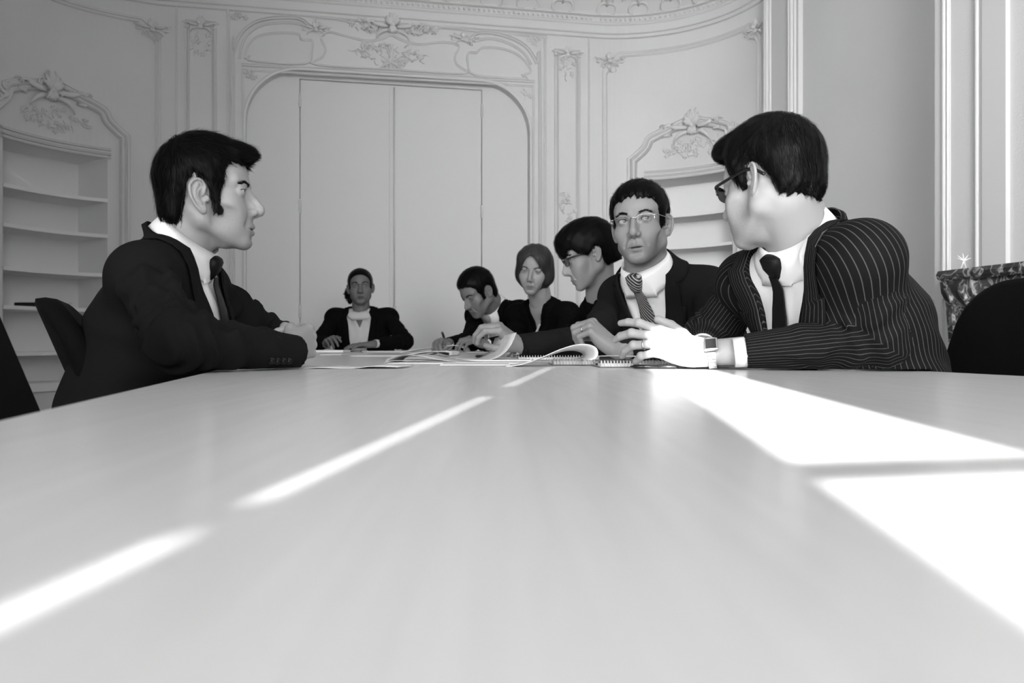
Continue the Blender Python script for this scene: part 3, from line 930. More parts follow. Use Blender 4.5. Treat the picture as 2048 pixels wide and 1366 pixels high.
    for sx in (-1, 1):
        an = pel+r_*sx*.115+f_*.38; an[2] = 0
        sh = lambda p: np.maximum(su(ell(p, an+f_*.10+np.array([0, 0, .03]), (.055, .055, .035)), rc(p, an+np.array([0, 0, .05]), an+f_*.05+np.array([0, 0, .035]), .042, .036), .03), .002-p[:, 2])
        Vs, Qs = nets(sh, np.minimum(an, an+f_*.16)-.07, np.maximum(an, an+f_*.16)+.11, .012, newton=1)
        mk('shoe', Vs, Qs, FRAME_B, root)
    root['_'] = 0; del root['_']
    return dict(frames=frames, root=root, toW=toW, toL=toL, M=M, pr=pr, g=g, hf=hf, C=C, hs=hs)

def glasses(b, style):
    """spectacles as a child with lenses and temples; local head coordinates"""
    toW, root, hf = b['toW'], b['root'], b['hf']
    yl = .0985+style.get('dy', 0); zc = .0105+style.get('dz', 0); hw, hh = style.get('size', (.0245, .0155)); gap = .009
    fm = style['m']; r = style.get('r', .0014)
    fr = None; mb = MB()
    def outline(sx, n=28, s=1.0):
        pts = []
        for j in range(n):
            a = 2*PI*j/n; ca, sa = math.cos(a), math.sin(a); e = .62
            x = hw*s*math.copysign(abs(ca)**e, ca); z = hh*s*math.copysign(abs(sa)**e, sa)
            pts.append((sx*(gap+hw+x), yl-.006*((x+hw)/.04)**2-.0005, zc+z))
        return pts
    for sx in (-1, 1):
        o = outline(sx)
        if style['kind'] == 'full':
            V, Q = tube(o+[o[0], o[1]], r, 6, cap=False); mb.add(toW(V), Q)
        elif style['kind'] == 'half':
            top = [o[j] for j in range(-1, 16)]
            V, Q = tube(top, r*1.0, 6, flat=1.6); mb.add(toW(V), Q)
        else:
            V, Q = tube([o[0], o[1], o[27], o[0]], .0009, 5); mb.add(toW(V), Q)
            if style['kind'] == 'top':
                top = [o[j] for j in range(0, 15)]; V, Q = tube(top, .0009, 5); mb.add(toW(V), Q)
        ex = sx*(gap+2*hw); ez = zc+(hh*.62 if style['kind'] != 'rimless' else hh*.45)
        pts = spline([(ex-sx*.001, yl-.0075, ez), (ex+sx*.0055, yl-.012, ez+.001), (sx*.0745, yl-.05, ez-.001), (sx*.0800, .000, ez+.000),
                      (sx*.0790, -.022, ez-.006), (sx*.0745, -.040, ez-.022)], 5)
        V, Q = tube(pts, style.get('tr', .0015), 6, flat=style.get('tf', 1.5)); mb.add(toW(V), Q)
    V, Q = tube(spline([(-gap-.001, yl-.0003, zc+hh*.35), (-.004, yl+.002, zc+hh*.55), (.004, yl+.002, zc+hh*.55), (gap+.001, yl-.0003, zc+hh*.35)], 4), max(.0010, r*.8), 6)
    mb.add(toW(V), Q)
    fo = mb.build('glasses', fm, root, smooth=True)
    for sx in (-1, 1):
        o = np.array(outline(sx, s=.99)); c = o.mean(0)+np.array([0, .0012, 0])
        V = np.concatenate([o, [c]]); Q = [(j, (j+1) % 28, 28) for j in range(28)]
        ob = mk('lens', toW(V), Q, GLASS, fo)
        ob.matrix_parent_inverse = Matrix.Identity(4)
        ob.matrix_parent_inverse = fo.matrix_basis.inverted() if False else Matrix.Translation(Vector(root.location)*-1) @ Matrix.Identity(4)
        ob.matrix_parent_inverse = (root.matrix_basis @ fo.matrix_parent_inverse @ fo.matrix_basis).inverted()
    return fo
# ---------------------------------------------------------------- the room
V0, UL, UR, RC, VC = 6.58, -1.273, 2.122, 1.05, 5.53      # far wall, ends of its flat part, corner radius, corner centre
WU_L, WU_R, VB, HC = UL-RC, UR+RC, -1.80, 4.02
PLASTER = mat('painted_plaster', .72, .62, .35, bump=(9, .10, .004), var=(.9, .05))
MOULD = mat('painted_moulding', .72, .55, .4)
DOORM = mat('painted_door', .73, .5, .4, bump=(14, .06, .003))
PAPER_W = mat('embossed_wall_paper', .74, .7, .3, bump=(120, .5, .004))
NR = A3(R(0, -1))
def far_uz(px, py):
    k = (px-CX)/F; d = V0/(-SA*k+CA); return d*(k*CA+SA), CZ+(CY-py)/F*d
def far_pt(u, z, out=0.0): return R(u, V0-out, z)
def cyl_tz(px, py, side):
    k = (px-CX)/F; a, b = k*CA+SA, -k*SA+CA; c0 = UR if side == 'R' else UL
    A_, B_, C_ = a*a+b*b, -2*(a*c0+b*VC), c0*c0+VC*VC-RC*RC
    d = (-B_+math.sqrt(max(B_*B_-4*A_*C_, 0)))/(2*A_); du = (d*a-c0)*(1 if side == 'R' else -1)
    return math.atan2(du, d*b-VC), CZ+(CY-py)/F*d
def cyl_pt(t, z, side, out=0.0):
    sg = 1 if side == 'R' else -1; r = RC-out
    return R((UR if side == 'R' else UL)+sg*r*math.sin(t), VC+r*math.cos(t), z)
def cyl_n(t, side):
    sg = 1 if side == 'R' else -1; return R(-sg*math.sin(t), -math.cos(t), 0)

def quad_struct(name, pts, m, thick=None):
    mb = MB(); mb.add(pts, [(0, 1, 2, 3)]); o = mb.build(name, m); o['kind'] = 'structure'; return o
def struct(o): o['kind'] = 'structure'; return o
rbox = lambda u, v, z: R(u, v, z)

FLOORM = mat('oak_parquet', .18, .35, .5, var=(3, .3, (1, 12, 1)))
mb = MB(); mb.box((WU_L-.6, VB-.3, -.06), (WU_R+.6, V0+.6, 0), rbox); struct(mb.build('floor', FLOORM))
mb = MB(); mb.box((WU_L-.6, VB-.3, HC), (WU_R+.6, V0+.6, HC+.08), rbox); struct(mb.build('ceiling', PLASTER))

# far wall with the arched door recess
arch_px = [(491, 205), (493, 191), (505, 167), (525, 149), (556, 139), (577, 137.5)]
arch_rx = [(987, 166), (1021, 176), (1048, 198), (1060, 232)]
AL = [far_uz(*p) for p in arch_px]; AR = [far_uz(*p) for p in arch_rx]
u_l, u_r = AL[0][0], AR[-1][0]; ZA = (AL[-1][1]+AR[0][1])/2
hole = [(u_l, 0.0), (u_l, AL[0][1])]
rad = .42
for t in np.linspace(0, PI/2, 12): hole.append((u_l+rad*(1-math.cos(t)), ZA-rad+rad*math.sin(t)))
for t in np.linspace(PI/2, 0, 12): hole.append((u_r-rad*(1-math.cos(t)), ZA-rad+rad*math.sin(t)))
hole += [(u_r, 0.0)]
hole = [hole[0]]+hole[2:]
outer = [(UL, 0), (UL, HC), (UR, HC), (UR, 0)]
loop = outer+hole[::-1]
from mathutils.geometry import tessellate_polygon
tri = tessellate_polygon([[Vector((a, b, 0)) for a, b in loop]])
mb = MB(); mb.add([far_pt(a, b) for a, b in loop], tri)
hp = [far_pt(a, b) for a, b in hole]; hb = [far_pt(a, b, -.10) for a, b in hole]; n = len(hp)
mb.add(hp+hb, [(i, i+1, n+i+1, n+i) for i in range(n-1)])
mb.box((UL, V0+.14, 0), (UR, V0+.20, HC), rbox)
WF = struct(mb.build('wall_far', PLASTER))

def corner_wall(side):
    """quarter-round corner wall with the niche cut out"""
    t0, t1, z0, z1 = NT0, NT1, .50, 2.175
    ts = sorted(set(list(np.linspace(0, PI/2, 37))+[t0, t1])); zs = [0, z0, z1, HC]
    mb = MB(); V = [cyl_pt(t, z, side) for t in ts for z in zs]; Q = []
    for i in range(len(ts)-1):
        for j in range(3):
            if j == 1 and ts[i] >= t0-1e-6 and ts[i+1] <= t1+1e-6: continue
            Q.append((i*4+j, i*4+j+1, i*4+5+j, i*4+4+j))
    mb.add(V, Q)
    return struct(mb.build('wall_right_corner' if side == 'R' else 'wall_left_corner', PLASTER, smooth=False))
NT0, NT1 = math.radians(25.4), math.radians(67)
WCL, WCR = corner_wall('L'), corner_wall('R')
mb = MB(); mb.box((WU_L-.12, VB, 0), (WU_L, VC, HC), rbox); WL = struct(mb.build('wall_left', PLASTER))
mb = MB(); mb.box((WU_R, VB, 0), (WU_R+.12, VC, HC), rbox); WR = struct(mb.build('wall_right', PLASTER))
mb = MB(); mb.box((2.862, 1.45, 0), (WU_R, 3.43, HC), rbox); WCH = struct(mb.build('wall_chimney', PAPER_W))
# window wall behind the camera: one shuttered window stands ajar and lets the sun in
wz0, wz1 = .95, 2.66
mb = MB()
for a, b, c, d in ((WU_L-.12, -1.30, 0, HC), (-.10, WU_R+.12, 0, HC), (-1.30, -.10, 0, wz0), (-1.30, -.10, wz1, HC)):
    mb.box((a, VB-.10, c), (b, VB, d), rbox)
WB = struct(mb.build('wall_back', PLASTER))
mb = MB()
for a, b in ((-1.30, -1.26), (-.14, -.10), (-.782, -.766)): mb.box((a, VB-.06, wz0), (b, VB-.02, wz1), rbox)
mb.box((-1.30, VB-.06, 1.871), (-.60, VB-.035, 1.882), rbox); mb.box((-.60, VB-.06, 1.894), (-.10, VB-.035, 1.907), rbox)
mb.box((-1.30, VB-.06, wz0), (-.10, VB-.02, wz0+.05), rbox)
WIN = struct(mb.build('window_1', MOULD))
for a, b in ((-1.262, -.765), (-.7415, -.535), (-.402, -.138)):
    mb = MB(); mb.box((a, VB-.018, wz0), (b, VB-.002, wz1), rbox); mb.box((a+.02, VB-.03, wz0+.06), (b-.02, VB-.014, wz1-.06), rbox); mb.build('shutter', MOULD, WIN)
mb = MB(); mb.box((-.777, VB-.034, 2.15), (-.732, VB-.019, 2.235), rbox); mb.build('shutter_bolt', FRAME_B, WIN)

# ---- mouldings
OG = [(-.5, 0), (-.5, .55), (-.38, 1), (-.2, .95), (-.12, .5), (.1, .45), (.2, .7), (.34, .75), (.42, .3), (.5, .25), (.5, 0)]
def prof(w, h, base=OG): return [(a*w, b*h) for a, b in base]
RIDGE3 = [(-.5, 0), (-.5, .6), (-.40, .95), (-.30, .6), (-.24, .35), (-.1, .35), (-.04, .75), (.08, 1.0), (.16, .6), (.2, .35), (.34, .3), (.38, .55), (.46, .5), (.5, 0)]
def far_mould(pxs, w=.03, h=.018, name='moulding', closed=False, base=OG, sm=8, parent=None, uz=False):
    q = [p if uz else far_uz(*p) for p in pxs]
    q = spline(q, sm, closed) if sm > 1 else np.array(q)
    V, Q = sweep([far_pt(a, b) for a, b in q], NR, prof(w*1.12, h*1.6, base), closed)
    return mk(name, V, Q, MOULD, parent or WF, smooth=False)
def cyl_mould(tz, side, w=.03, h=.018, name='moulding', base=OG, sm=6, parent=None, closed=False):
    q = spline(tz, sm, closed) if sm > 1 else np.array(tz)
    V, Q = sweep([cyl_pt(a, b, side) for a, b in q], np.array([cyl_n(a, side) for a, b in q]), prof(w, h, base), closed)
    return mk(name, V, Q, MOULD, parent, smooth=False)

# cornice running round the room
cor = [(0, 3.395), (.018, 3.400), (.018, 3.425), (.034, 3.432), (.034, 3.495), (.046, 3.505), (.046, 3.515), (.052, 3.520), (.052, 3.560), (.075, 3.566),
       (.075, 3.585), (.085, 3.60), (.13, 3.66), (.20, 3.75), (.30, 3.85), (.42, 3.92), (.44, 3.925), (.44, 3.96), (.47, 3.97), (.47, HC)]
path, nor = [], []
for v in (VB, VC): path.append(R(WU_L, v)); nor.append(R(1, 0))
nor[-1] = R(1, 0)
for t in np.linspace(PI/2, 0, 17)[1:]: path.append(cyl_pt(t, 0, 'L')); nor.append(cyl_n(t, 'L'))
for t in np.linspace(0, PI/2, 17): path.append(cyl_pt(t, 0, 'R')); nor.append(cyl_n(t, 'R'))
path.append(R(WU_R, VB)); nor.append(R(-1, 0))
V = np.array([p+n_*o+np.array([0, 0, z]) for p, n_ in zip(path, nor) for o, z in cor]); k = len(cor)
Q = [(i*k+j, i*k+j+1, (i+1)*k+j+1, (i+1)*k+j) for i in range(len(path)-1) for j in range(k-1)]
CORN = struct(mk('trim_1', V, Q, MOULD, None, smooth=False))
# egg band and relief in the cove, too small to pick apart
def frame_at(side, t):
    if side == 'F': return R(t, V0), R(0, -1), R(1, 0)
    n_ = cyl_n(t, side); return cyl_pt(t, 0, side), n_, np.cross(n_, (0, 0, 1))
ball = None
def ico(c, r, M=None, mb=None):
    t = (1+5**.5)/2
    v = np.array([(-1, t, 0), (1, t, 0), (-1, -t, 0), (1, -t, 0), (0, -1, t), (0, 1, t), (0, -1, -t), (0, 1, -t), (t, 0, -1), (t, 0, 1), (-t, 0, -1), (-t, 0, 1)])/math.sqrt(1+t*t)
    f = [(0, 11, 5), (0, 5, 1), (0, 1, 7), (0, 7, 10), (0, 10, 11), (1, 5, 9), (5, 11, 4), (11, 10, 2), (10, 7, 6), (7, 1, 8), (3, 9, 4), (3, 4, 2), (3, 2, 6), (3, 6, 8), (3, 8, 9), (4, 9, 5), (2, 4, 11), (6, 2, 10), (8, 6, 7), (9, 8, 1)]
    v = v*np.asarray(r)
    if M is not None: v = v@M
    mb.add(v+c, f)
mb = MB()
spots_ = [('F', u) for u in np.arange(UL+.05, UR-.02, .042)]+[(s_, t) for s_ in 'LR' for t in np.arange(.06, PI/2, .042)]
for s_, t in spots_:
    p_, n_, a_ = frame_at(s_, t)
    ico(p_+n_*.056+np.array([0, 0, 3.540]), (.013, .010, .017), np.array([a_, n_, (0, 0, 1)]), mb)
o = mb.build('egg_and_dart_band', MOULD, CORN, smooth=True); o['kind'] = 'stuff'

# ---- carved relief
rngo = np.random.RandomState(11)
def leaf(mb, S, a, z, ang, L, w, curl=0.0, lift=.012, n=7, flat=.45):
    """tapering carved leaf from (a,z) heading ang, curling; S maps (a,z,out) to space"""
    pts, rad = [], []; th = ang
    for i in range(n):
        t = i/(n-1); pts.append((a, z, .004+lift*math.sin(PI*min(1, t*1.05))**.7+lift*.4*t)); rad.append(w*(math.sin(PI*(.12+.83*t))**.8)*(1-.35*t))
        a += L/n*math.cos(th); z += L/n*math.sin(th); th += curl/n*(.5+1.6*t)
    P3 = np.array([S(*p) for p in pts]); V, Q = tube(P3, rad, 6, flat=1.0)
    # flatten toward the wall
    N0 = S(pts[0][0], pts[0][1], 1.0)-S(pts[0][0], pts[0][1], 0.0); N0 /= np.linalg.norm(N0)
    c = np.repeat(P3, 6, 0); off = V-c; V = V-np.outer(off@N0, N0)*(1-flat); mb.add(V, Q)
def flower(mb, S, a, z, r, lift=.012):
    for j in range(5):
        q = 2*PI*j/5+a*7; leaf(mb, S, a+r*.15*math.cos(q), z+r*.15*math.sin(q), q, r, r*.34, .3, lift, 4)
    c = S(a, z, lift*1.3); ico(c, r*.28, None, mb)
def foliage(mb, S, a, z, w, h, n, size=.05, lift=.010):
    for _ in range(n):
        x = rngo.uniform(-1, 1); y = rngo.uniform(-1, 1)*(1-abs(x)*.6)
        if rngo.rand() < .3: flower(mb, S, a+x*w, z+y*h, size*.5, lift)
        else: leaf(mb, S, a+x*w, z+y*h, rngo.uniform(0, 2*PI), size*rngo.uniform(.7, 1.6), size*.13, rngo.uniform(-3, 3), lift, 6)
def crest(mb, S, a, z, s=1.0, flip=1):
    """shell with acanthus wings"""
    for q, L in ((90, .15), (70, .14), (112, .14), (48, .12), (135, .12), (25, .10), (158, .10)):
        leaf(mb, S, a, z, math.radians(q), L*s, .021*s, .8*(1 if q < 90 else -1), .035*s, 7, .7)
    for sg in (1, -1):
        leaf(mb, S, a+sg*.03*s, z-.01*s, math.radians(90-sg*95), .19*s, .022*s, sg*.9, .030*s, 8, .7)
        leaf(mb, S, a+sg*.03*s, z-.04*s, math.radians(90-sg*105), .17*s, .020*s, -sg*1.2, .028*s, 8, .7)
        leaf(mb, S, a+sg*.14*s, z-.0*s, math.radians(90-sg*60), .11*s, .016*s, -sg*2.4, .030*s, 7, .7)
        leaf(mb, S, a+sg*.19*s, z-.02*s, math.radians(90-sg*20), .10*s, .013*s, -sg*2.8, .030*s, 7, .7)
        leaf(mb, S, a+sg*.16*s, z-.05*s, math.radians(90-sg*110), .09*s, .014*s, sg*2.0, .024*s, 6, .7)
    for q in (-60, -90, -120, -75, -105): leaf(mb, S, a, z, math.radians(q), .09*s, .018*s, 0, .026*s, 6, .7)
    ico(S(a, z, .03*s), .022*s, None, mb)
SF = lambda a, z, o: far_pt(a, z, o)
SC = {s_: (lambda a, z, o, s_=s_: cyl_pt(a/RC, z, s_, o)) for s_ in 'LR'}
def relief(name, fn, parent, kind='stuff'):
    mb = MB(); fn(mb); o = mb.build(name, MOULD, parent, smooth=True); o['kind'] = kind; return o

# cove relief
def cove(mb):
    def S_(side):
        def S(a, y, o):
            t = a if side == 'F' else a/RC
            p_, n_, ax = frame_at(side, t)
            zz = 3.60+y; ou = np.interp(zz, [3.60, 3.66, 3.75, 3.85, 3.92], [.085, .13, .20, .30, .42])
            return p_+n_*(ou+o*.8)+np.array([0, 0, zz-o*.4])
        return S
    for side, a0, a1 in (('F', UL+.1, UR-.1), ('R', .1, RC*PI/2), ('L', .1, RC*PI/2)):
        S = S_(side)
        for c in np.arange(a0, a1, .30):
            for sg in (1, -1):
                leaf(mb, S, c, .04, math.radians(90-sg*70), .20, .013, -sg*4.2, .016, 9)
                leaf(mb, S, c+sg*.05, .05, math.radians(90-sg*20), .14, .012, sg*3.5, .016, 8)
            flower(mb, S, c+.15, .09, .035, .016); leaf(mb, S, c, .03, PI/2, .17, .016, .3, .02, 7)
relief('cove_relief', cove, CORN)

# panels of the door composition
far_mould([(457, 700), (457, 18), (1090, 74), (1090, 700)], .020, .012, 'frame_moulding', sm=1)
far_mould([(467, 700), (467, 130), (468, 102), (481, 70), (508, 47), (542, 38), (587, 37), (606, 42), (617, 52)], .024, .020, sm=6)
far_mould([(479, 118), (484, 90), (500, 65), (529, 50), (577, 46), (612, 52)], .018, .014, sm=6)
far_mould([(942, 92), (944, 76), (953, 68), (983, 67), (1021, 77), (1052, 95), (1072, 125), (1079, 154), (1080, 700)], .024, .020, sm=6)
far_mould([(950, 82), (983, 78), (1018, 88), (1046, 106), (1062, 130)], .018, .014, sm=6)
far_mould([(484, 130), (1069, 164)], .022, .016, 'lintel_moulding', sm=1)
far_mould([(486, 700), (486, 140), (1067, 173), (1067, 700)], .016, .010, sm=1)
far_mould([(491, 116), (496, 93), (515, 74), (549, 67), (594, 68), (604, 80), (624, 82), (623, 103), (609, 128), (505, 122), (499, 113)], .016, .012, 'panel_moulding', closed=True, sm=4)
c2 = lambda L: [(a/2.926+440, b/2.926) for a, b in L]
far_mould(c2([(592, 215), (640, 190), (720, 208), (860, 240), (950, 228), (1000, 208), (1060, 235), (1160, 262), (1300, 248), (1395, 270), (1375, 330), (1385, 380), (1424, 432), (1000, 408), (563, 380), (600, 335), (617, 285)]), .016, .012, 'panel_moulding', closed=True, sm=4)
far_mould(c2([(1455, 312), (1500, 310), (1530, 282), (1640, 285), (1740, 320), (1800, 380), (1815, 425), (1770, 440), (1775, 462), (1492, 440), (1450, 365)]), .016, .012, 'panel_moulding', closed=True, sm=4)
# door opening edge moulding
q = hole; V, Q = sweep([far_pt(a, b) for a, b in q], NR, [(-.022, 0), (-.022, .012), (-.010, .022), (.004, .020), (.004, 0)])
mk('arch_moulding', V, Q, MOULD, WF, smooth=False)
V, Q = sweep([far_pt(a, b) for a, b in q], NR, [(.022, 0), (.022, .012), (.010, .022), (-.004, .020), (-.004, 0)])
# pilaster panels
def panel_far(x0, x1, y0, y1, w=.018):
    u0, z0 = far_uz(x0, y0); u1, _ = far_uz(x1, y1); zt = z0
    for s_, ww in ((0, w), (.022, w*.6)):
        far_mould([(u0+s_, .25), (u0+s_, zt-s_), (u1-s_, zt-s_), (u1-s_, .25)], ww, .011, 'pilaster_moulding', sm=1, uz=True)
    cu, cz = (u0+u1)/2, zt
    def f(mb):
        crest(mb, SF, cu, cz-.02, .55)
        foliage(mb, SF, cu, cz-.15, .07, .13, 16, .05, .008)
    relief('pilaster_relief', f, WF)
    relief('pilaster_relief', lambda mb: foliage(mb, SF, cu, 1.95, .07, .16, 18, .05, .007), WF)
panel_far(372, 431, 42, 42); panel_far(1111, 1158, 100, 100)
far_mould([(353, 700), (353, 4)], .014, .008, sm=1); far_mould([(1178, 700), (1178, 72)], .014, .008, sm=1)
def overdoor(mb):
    a, z = far_uz(785, 52); crest(mb, SF, a, z, .95)
    for sg in (1, -1): foliage(mb, SF, a+sg*.22, z-.02, .13, .05, 22, .06, .016)
    for sg in (1, -1):
        leaf(mb, SF, a+sg*.34, z+.0, math.radians(90-sg*80), .34, .008, -sg*.5, .010, 9)
    a, z = far_uz(782, 108); foliage(mb, SF, a, z, .28, .10, 60, .06, .012)
    for q in (60, 80, 100, 120, 30, 150): leaf(mb, SF, a-.1*math.cos(math.radians(q)), z-.12, math.radians(q), .24, .010, 0, .016, 7)
    for px, py in ((632, 56), (928, 76)):
        a, z = far_uz(px, py); crest(mb, SF, a, z, .5); foliage(mb, SF, a, z, .08, .05, 12, .05, .012)
    for px, py in ((480, 35), (1070, 78), (502, 150), (1050, 188)):
        a, z = far_uz(px, py); foliage(mb, SF, a, z, .05, .05, 9, .05, .008)
relief('overdoor_relief', overdoor, WF)

# ---- double door in the recess
def leaf_door(name, x0, x1):
    o0, zt = far_uz(x0, 157 if x0 < 780 else 167); u1, _ = far_uz(x1, 160)
    mb = MB(); mb.box((o0+.003, V0+.085, .01), (u1-.003, V0+.125, ZD), rbox)
    return struct(mb.build(name, DOORM, bevel=.002))
ZD = far_uz(600, 152)[1]
uA, uM, uZ = far_uz(599, 160)[0], far_uz(783, 165)[0], far_uz(967, 170)[0]
mb = MB(); mb.box((u_l-.05, V0+.09, 0), (uA-.004, V0+.13, HC-.5), rbox); mb.box((uZ+.004, V0+.09, 0), (u_r+.05, V0+.13, HC-.5), rbox)
mb.box((uA-.004, V0+.09, ZD+.006), (uZ+.004, V0+.13, HC-.5), rbox)
FR = struct(mb.build('trim_2', DOORM))
for i, (a, b) in enumerate(((uA, uM), (uM, uZ))):
    mb = MB(); mb.box((a+.003, V0+.094, .01), (b-.003, V0+.130, ZD), rbox)
    D_ = struct(mb.build('door_%d' % (i+1), DOORM))
    if i == 0:
        mb = MB(); mb.box((b-.012, V0+.074, .01), (b+.016, V0+.094, ZD-.01), rbox); mb.build('astragal', MOULD, D_)
    hu = a if i == 0 else b
    for py in (195, 408, 622):
        zz = far_uz(600, py)[1]
        V, Q = tube([R(hu, V0+.083, zz-.055), R(hu, V0+.083, zz-.05), R(hu, V0+.083, zz+.05), R(hu, V0+.083, zz+.055)], [.004, .011, .011, .004], 10)
        mk('hinge', V, Q, MOULD, D_)
zl = far_uz(795, 620)[1]; ul = far_uz(795, 620)[0]
mb = MB(); mb.box((ul-.028, V0+.065, zl-.042), (ul+.028, V0+.094, zl+.042), rbox)
LB_ = mb.build('latch_box', MOULD, D_, bevel=.003)
mb = MB(); mb.box((ul-.024, V0+.058, zl-.040), (ul-.014, V0+.066, zl+.040), rbox); mb.box((ul-.014, V0+.058, zl-.040), (ul+.012, V0+.066, zl-.034), rbox); mb.build('latch_slot', FRAME_B, D_)
V, Q = tube([R(ul-.02, V0+.085, zl+.04), R(ul-.02, V0+.085, ZD-.02)], .006, 8); mk('latch_rod', V, Q, MOULD, D_)

# ---- corner panels
for side, WC, pts in (('R', WCR, [(1204, 700), (1204, 118), (1208, 112), (1240, 88), (1250, 84)]), ('L', WCL, None)):
    zt = 3.28; t0 = cyl_tz(1207, 400, 'R')[0]; t1 = math.radians(84)
    for off, w in ((0, .022), (.030, .014)):
        a = t0+off/RC; b_ = t1-off/RC; z = zt-off
        pth = [(a, .35), (a, z-.16), (a+.02, z-.12), (a+.07, z-.05), (a+.12, z)]+[(q_, z) for q_ in np.linspace(a+.2, b_-.2, 16)]+[(b_-.12, z), (b_-.07, z-.05), (b_-.02, z-.12), (b_, z-.16), (b_, .35)]
        cyl_mould(pth, side, w, .013, 'panel_moulding', sm=1, parent=WC)
    def f(mb):
        for a in (t0+.05, t1-.05):
            crest(mb, SC[side], a*RC, zt-.06, .55); foliage(mb, SC[side], a*RC, zt-.09, .06, .08, 12, .05, .012)
    relief('corner_relief', f, WC)

# ---- bookcases in the corner niches
TM = math.radians(46.2)
def bookcase(side):
    root = empty('bookcase', cyl_pt(TM, 0, side), 'built-in white corner bookcase with curved shelves behind the man in profile' if side == 'L'
                 else 'built-in white corner bookcase with curved shelves between the two men with glasses', 'bookcase', 'corner bookcases')
    sg = 1 if side == 'R' else -1; W_ = mat('painted_shelf', .88, .6, .35)
    dv = R(sg*math.sin(TM), math.cos(TM)); dep = .40
    c0, c1 = cyl_pt(NT0, 0, side), cyl_pt(NT1, 0, side)
    # jambs, back, top, bottom of the niche
    def slab(pts, name):
        mb = MB()
        for q in pts: mb.add(q, [(0, 1, 2, 3)])
        return mb.build(name, W_, root)
    up = np.array([0, 0, 1.0])
    b0, b1 = c0+dv*dep, c1+dv*dep
    slab([[b0+up*.5, b1+up*.5, b1+up*2.175, b0+up*2.175]], 'back_panel')
    for c, b in ((c0, b0), (c1, b1)): slab([[c+up*.5, b+up*.5, b+up*2.175, c+up*2.175]], 'side_panel')
    ts = np.linspace(NT0, NT1, 15)
    def shelf(z, th, name='shelf', lip=0):
        fr_ = [cyl_pt(t, 0, side, .004+lip) for t in ts]; bk = [c0*(1-s_)+c1*s_+dv*dep for s_ in np.linspace(0, 1, 15)]
        V = [p_+up*z for p_ in fr_]+[p_+up*z for p_ in bk]+[p_+up*(z-th) for p_ in fr_]+[p_+up*(z-th) for p_ in bk]
        Q = []
        for i in range(14):
            Q += [(i, i+1, 16+i, 15+i), (30+i, 45+i, 46+i, 31+i), (i, 30+i, 31+i, i+1)]
        mb = MB(); mb.add(V, Q); return mb.build(name, W_, root)
    for z in (1.869, 1.600, 1.306, 1.042, .722): shelf(z, .026)
    shelf(2.20, .025, 'top_panel'); shelf(.50, .06, 'bottom_panel', .02)
    # moulded surround with the arched head; traced on the left one, mirrored on the right
    pl = [(260, 700), (260, 500), (260, 268), (242, 252), (226, 235), (218, 218), (202, 207), (177, 193), (135, 171), (100, 155), (67, 145), (34, 140), (12, 139)]
    tz = [cyl_tz(x-9, y+7, 'L') for x, y in pl]
    tz[0] = (tz[2][0], .42); tz[1] = (tz[2][0], 1.5)
    half = tz[:2]+[tuple(q) for q in tz[2:]]
    half = [(t, z) for t, z in half if t < TM+.36]
    tm2 = 2*TM
    mir = [(tm2-t, z) for t, z in half if t < TM-.02][::-1]
    half = [q for q in half if q[0] < TM+.0]
    zt = half[-1][1]
    full = half+[(TM+.0, zt+.02)]+[(tm2-t, z) for t, z in half][::-1]
    vert = full[:2]; cur = spline(full[2:-2], 5); full2 = vert+[tuple(q) for q in cur]+full[-2:]
    V, Q = sweep([cyl_pt(a, b, side) for a, b in full2], np.array([cyl_n(a, side) for a, b in full2]), prof(.086, .045, RIDGE3 if side == 'L' else [(-a, b) for a, b in RIDGE3][::-1]))
    mk('surround', V, Q, MOULD, root, smooth=False)
    for z, w, h in ((2.243, .022, .022), (2.205, .020, .030), (2.180, .014, .018)):
        ar = [(t, z) for t in np.linspace(NT0-.02, NT1+.02, 20)]
        cyl_mould(ar, side, w, h, 'head_moulding', sm=1, parent=root)
    def cr(mb):
        a = (TM+.015)*RC; crest(mb, SC[side], a, zt-.03, 1.15)
        foliage(mb, SC[side], a, zt-.03, .12, .05, 12, .07, .03)
        # scroll beside it
        for k_, r_ in ((0, .085), (1, .065), (2, .045)):
            leaf(mb, SC[side], a+.33, zt-.06-.0*k_, math.radians(-100), r_*4.6, .013, 5.6, .026, 16)
    relief('carved_crest', cr, root)
    relief('carved_spray', lambda mb: foliage(mb, SC[side], TM*RC, 2.40, .24, .10, 60, .05, .006), root)
    return root
BL, BR = bookcase('L'), bookcase('R')

# ---- right side wall: pilaster, rails, chimney panel
mb = MB(); mb.box((WU_R-.035, 5.08, 0), (WU_R, 5.53, 3.40), rbox); PIL = struct(mb.build('trim_3', MOULD))
for v in (5.14, 5.47):
    V, Q = sweep([R(WU_R-.035, v, 0), R(WU_R-.035, v, 3.40)], R(-1, 0), prof(.07, .028, RIDGE3)); mk('moulding', V, Q, MOULD, PIL, smooth=False)
for z, w, h in ((1.005, .05, .028), (.845, .045, .035), (.80, .02, .02)):
    V, Q = sweep([R(WU_R, 5.08, z), R(WU_R, 3.43, z)], R(-1, 0), prof(w, h)); mk('rail_moulding', V, Q, MOULD, WR, smooth=False)
mb = MB(); mb.box((WU_R-.02, 3.43, 0), (WU_R, 5.08, .20), rbox); struct(mb.build('baseboard_right', MOULD))
mb = MB(); mb.box((WU_L, VB, 0), (WU_L+.02, VC, .20), rbox); struct(mb.build('baseboard_left', MOULD))
def ch_v(px):
    k = (px-CX)/F; d = 2.862/(k*CA+SA); return d*(-k*SA+CA)
for px, w, h in ((1896, .035, .022), (1963, .035, .022)):
    V, Q = sweep([R(2.862, ch_v(px), 1.0), R(2.862, ch_v(px), 3.4)], R(-1, 0), prof(w, h)); mk('chimney_moulding', V, Q, MOULD, WCH, smooth=False)
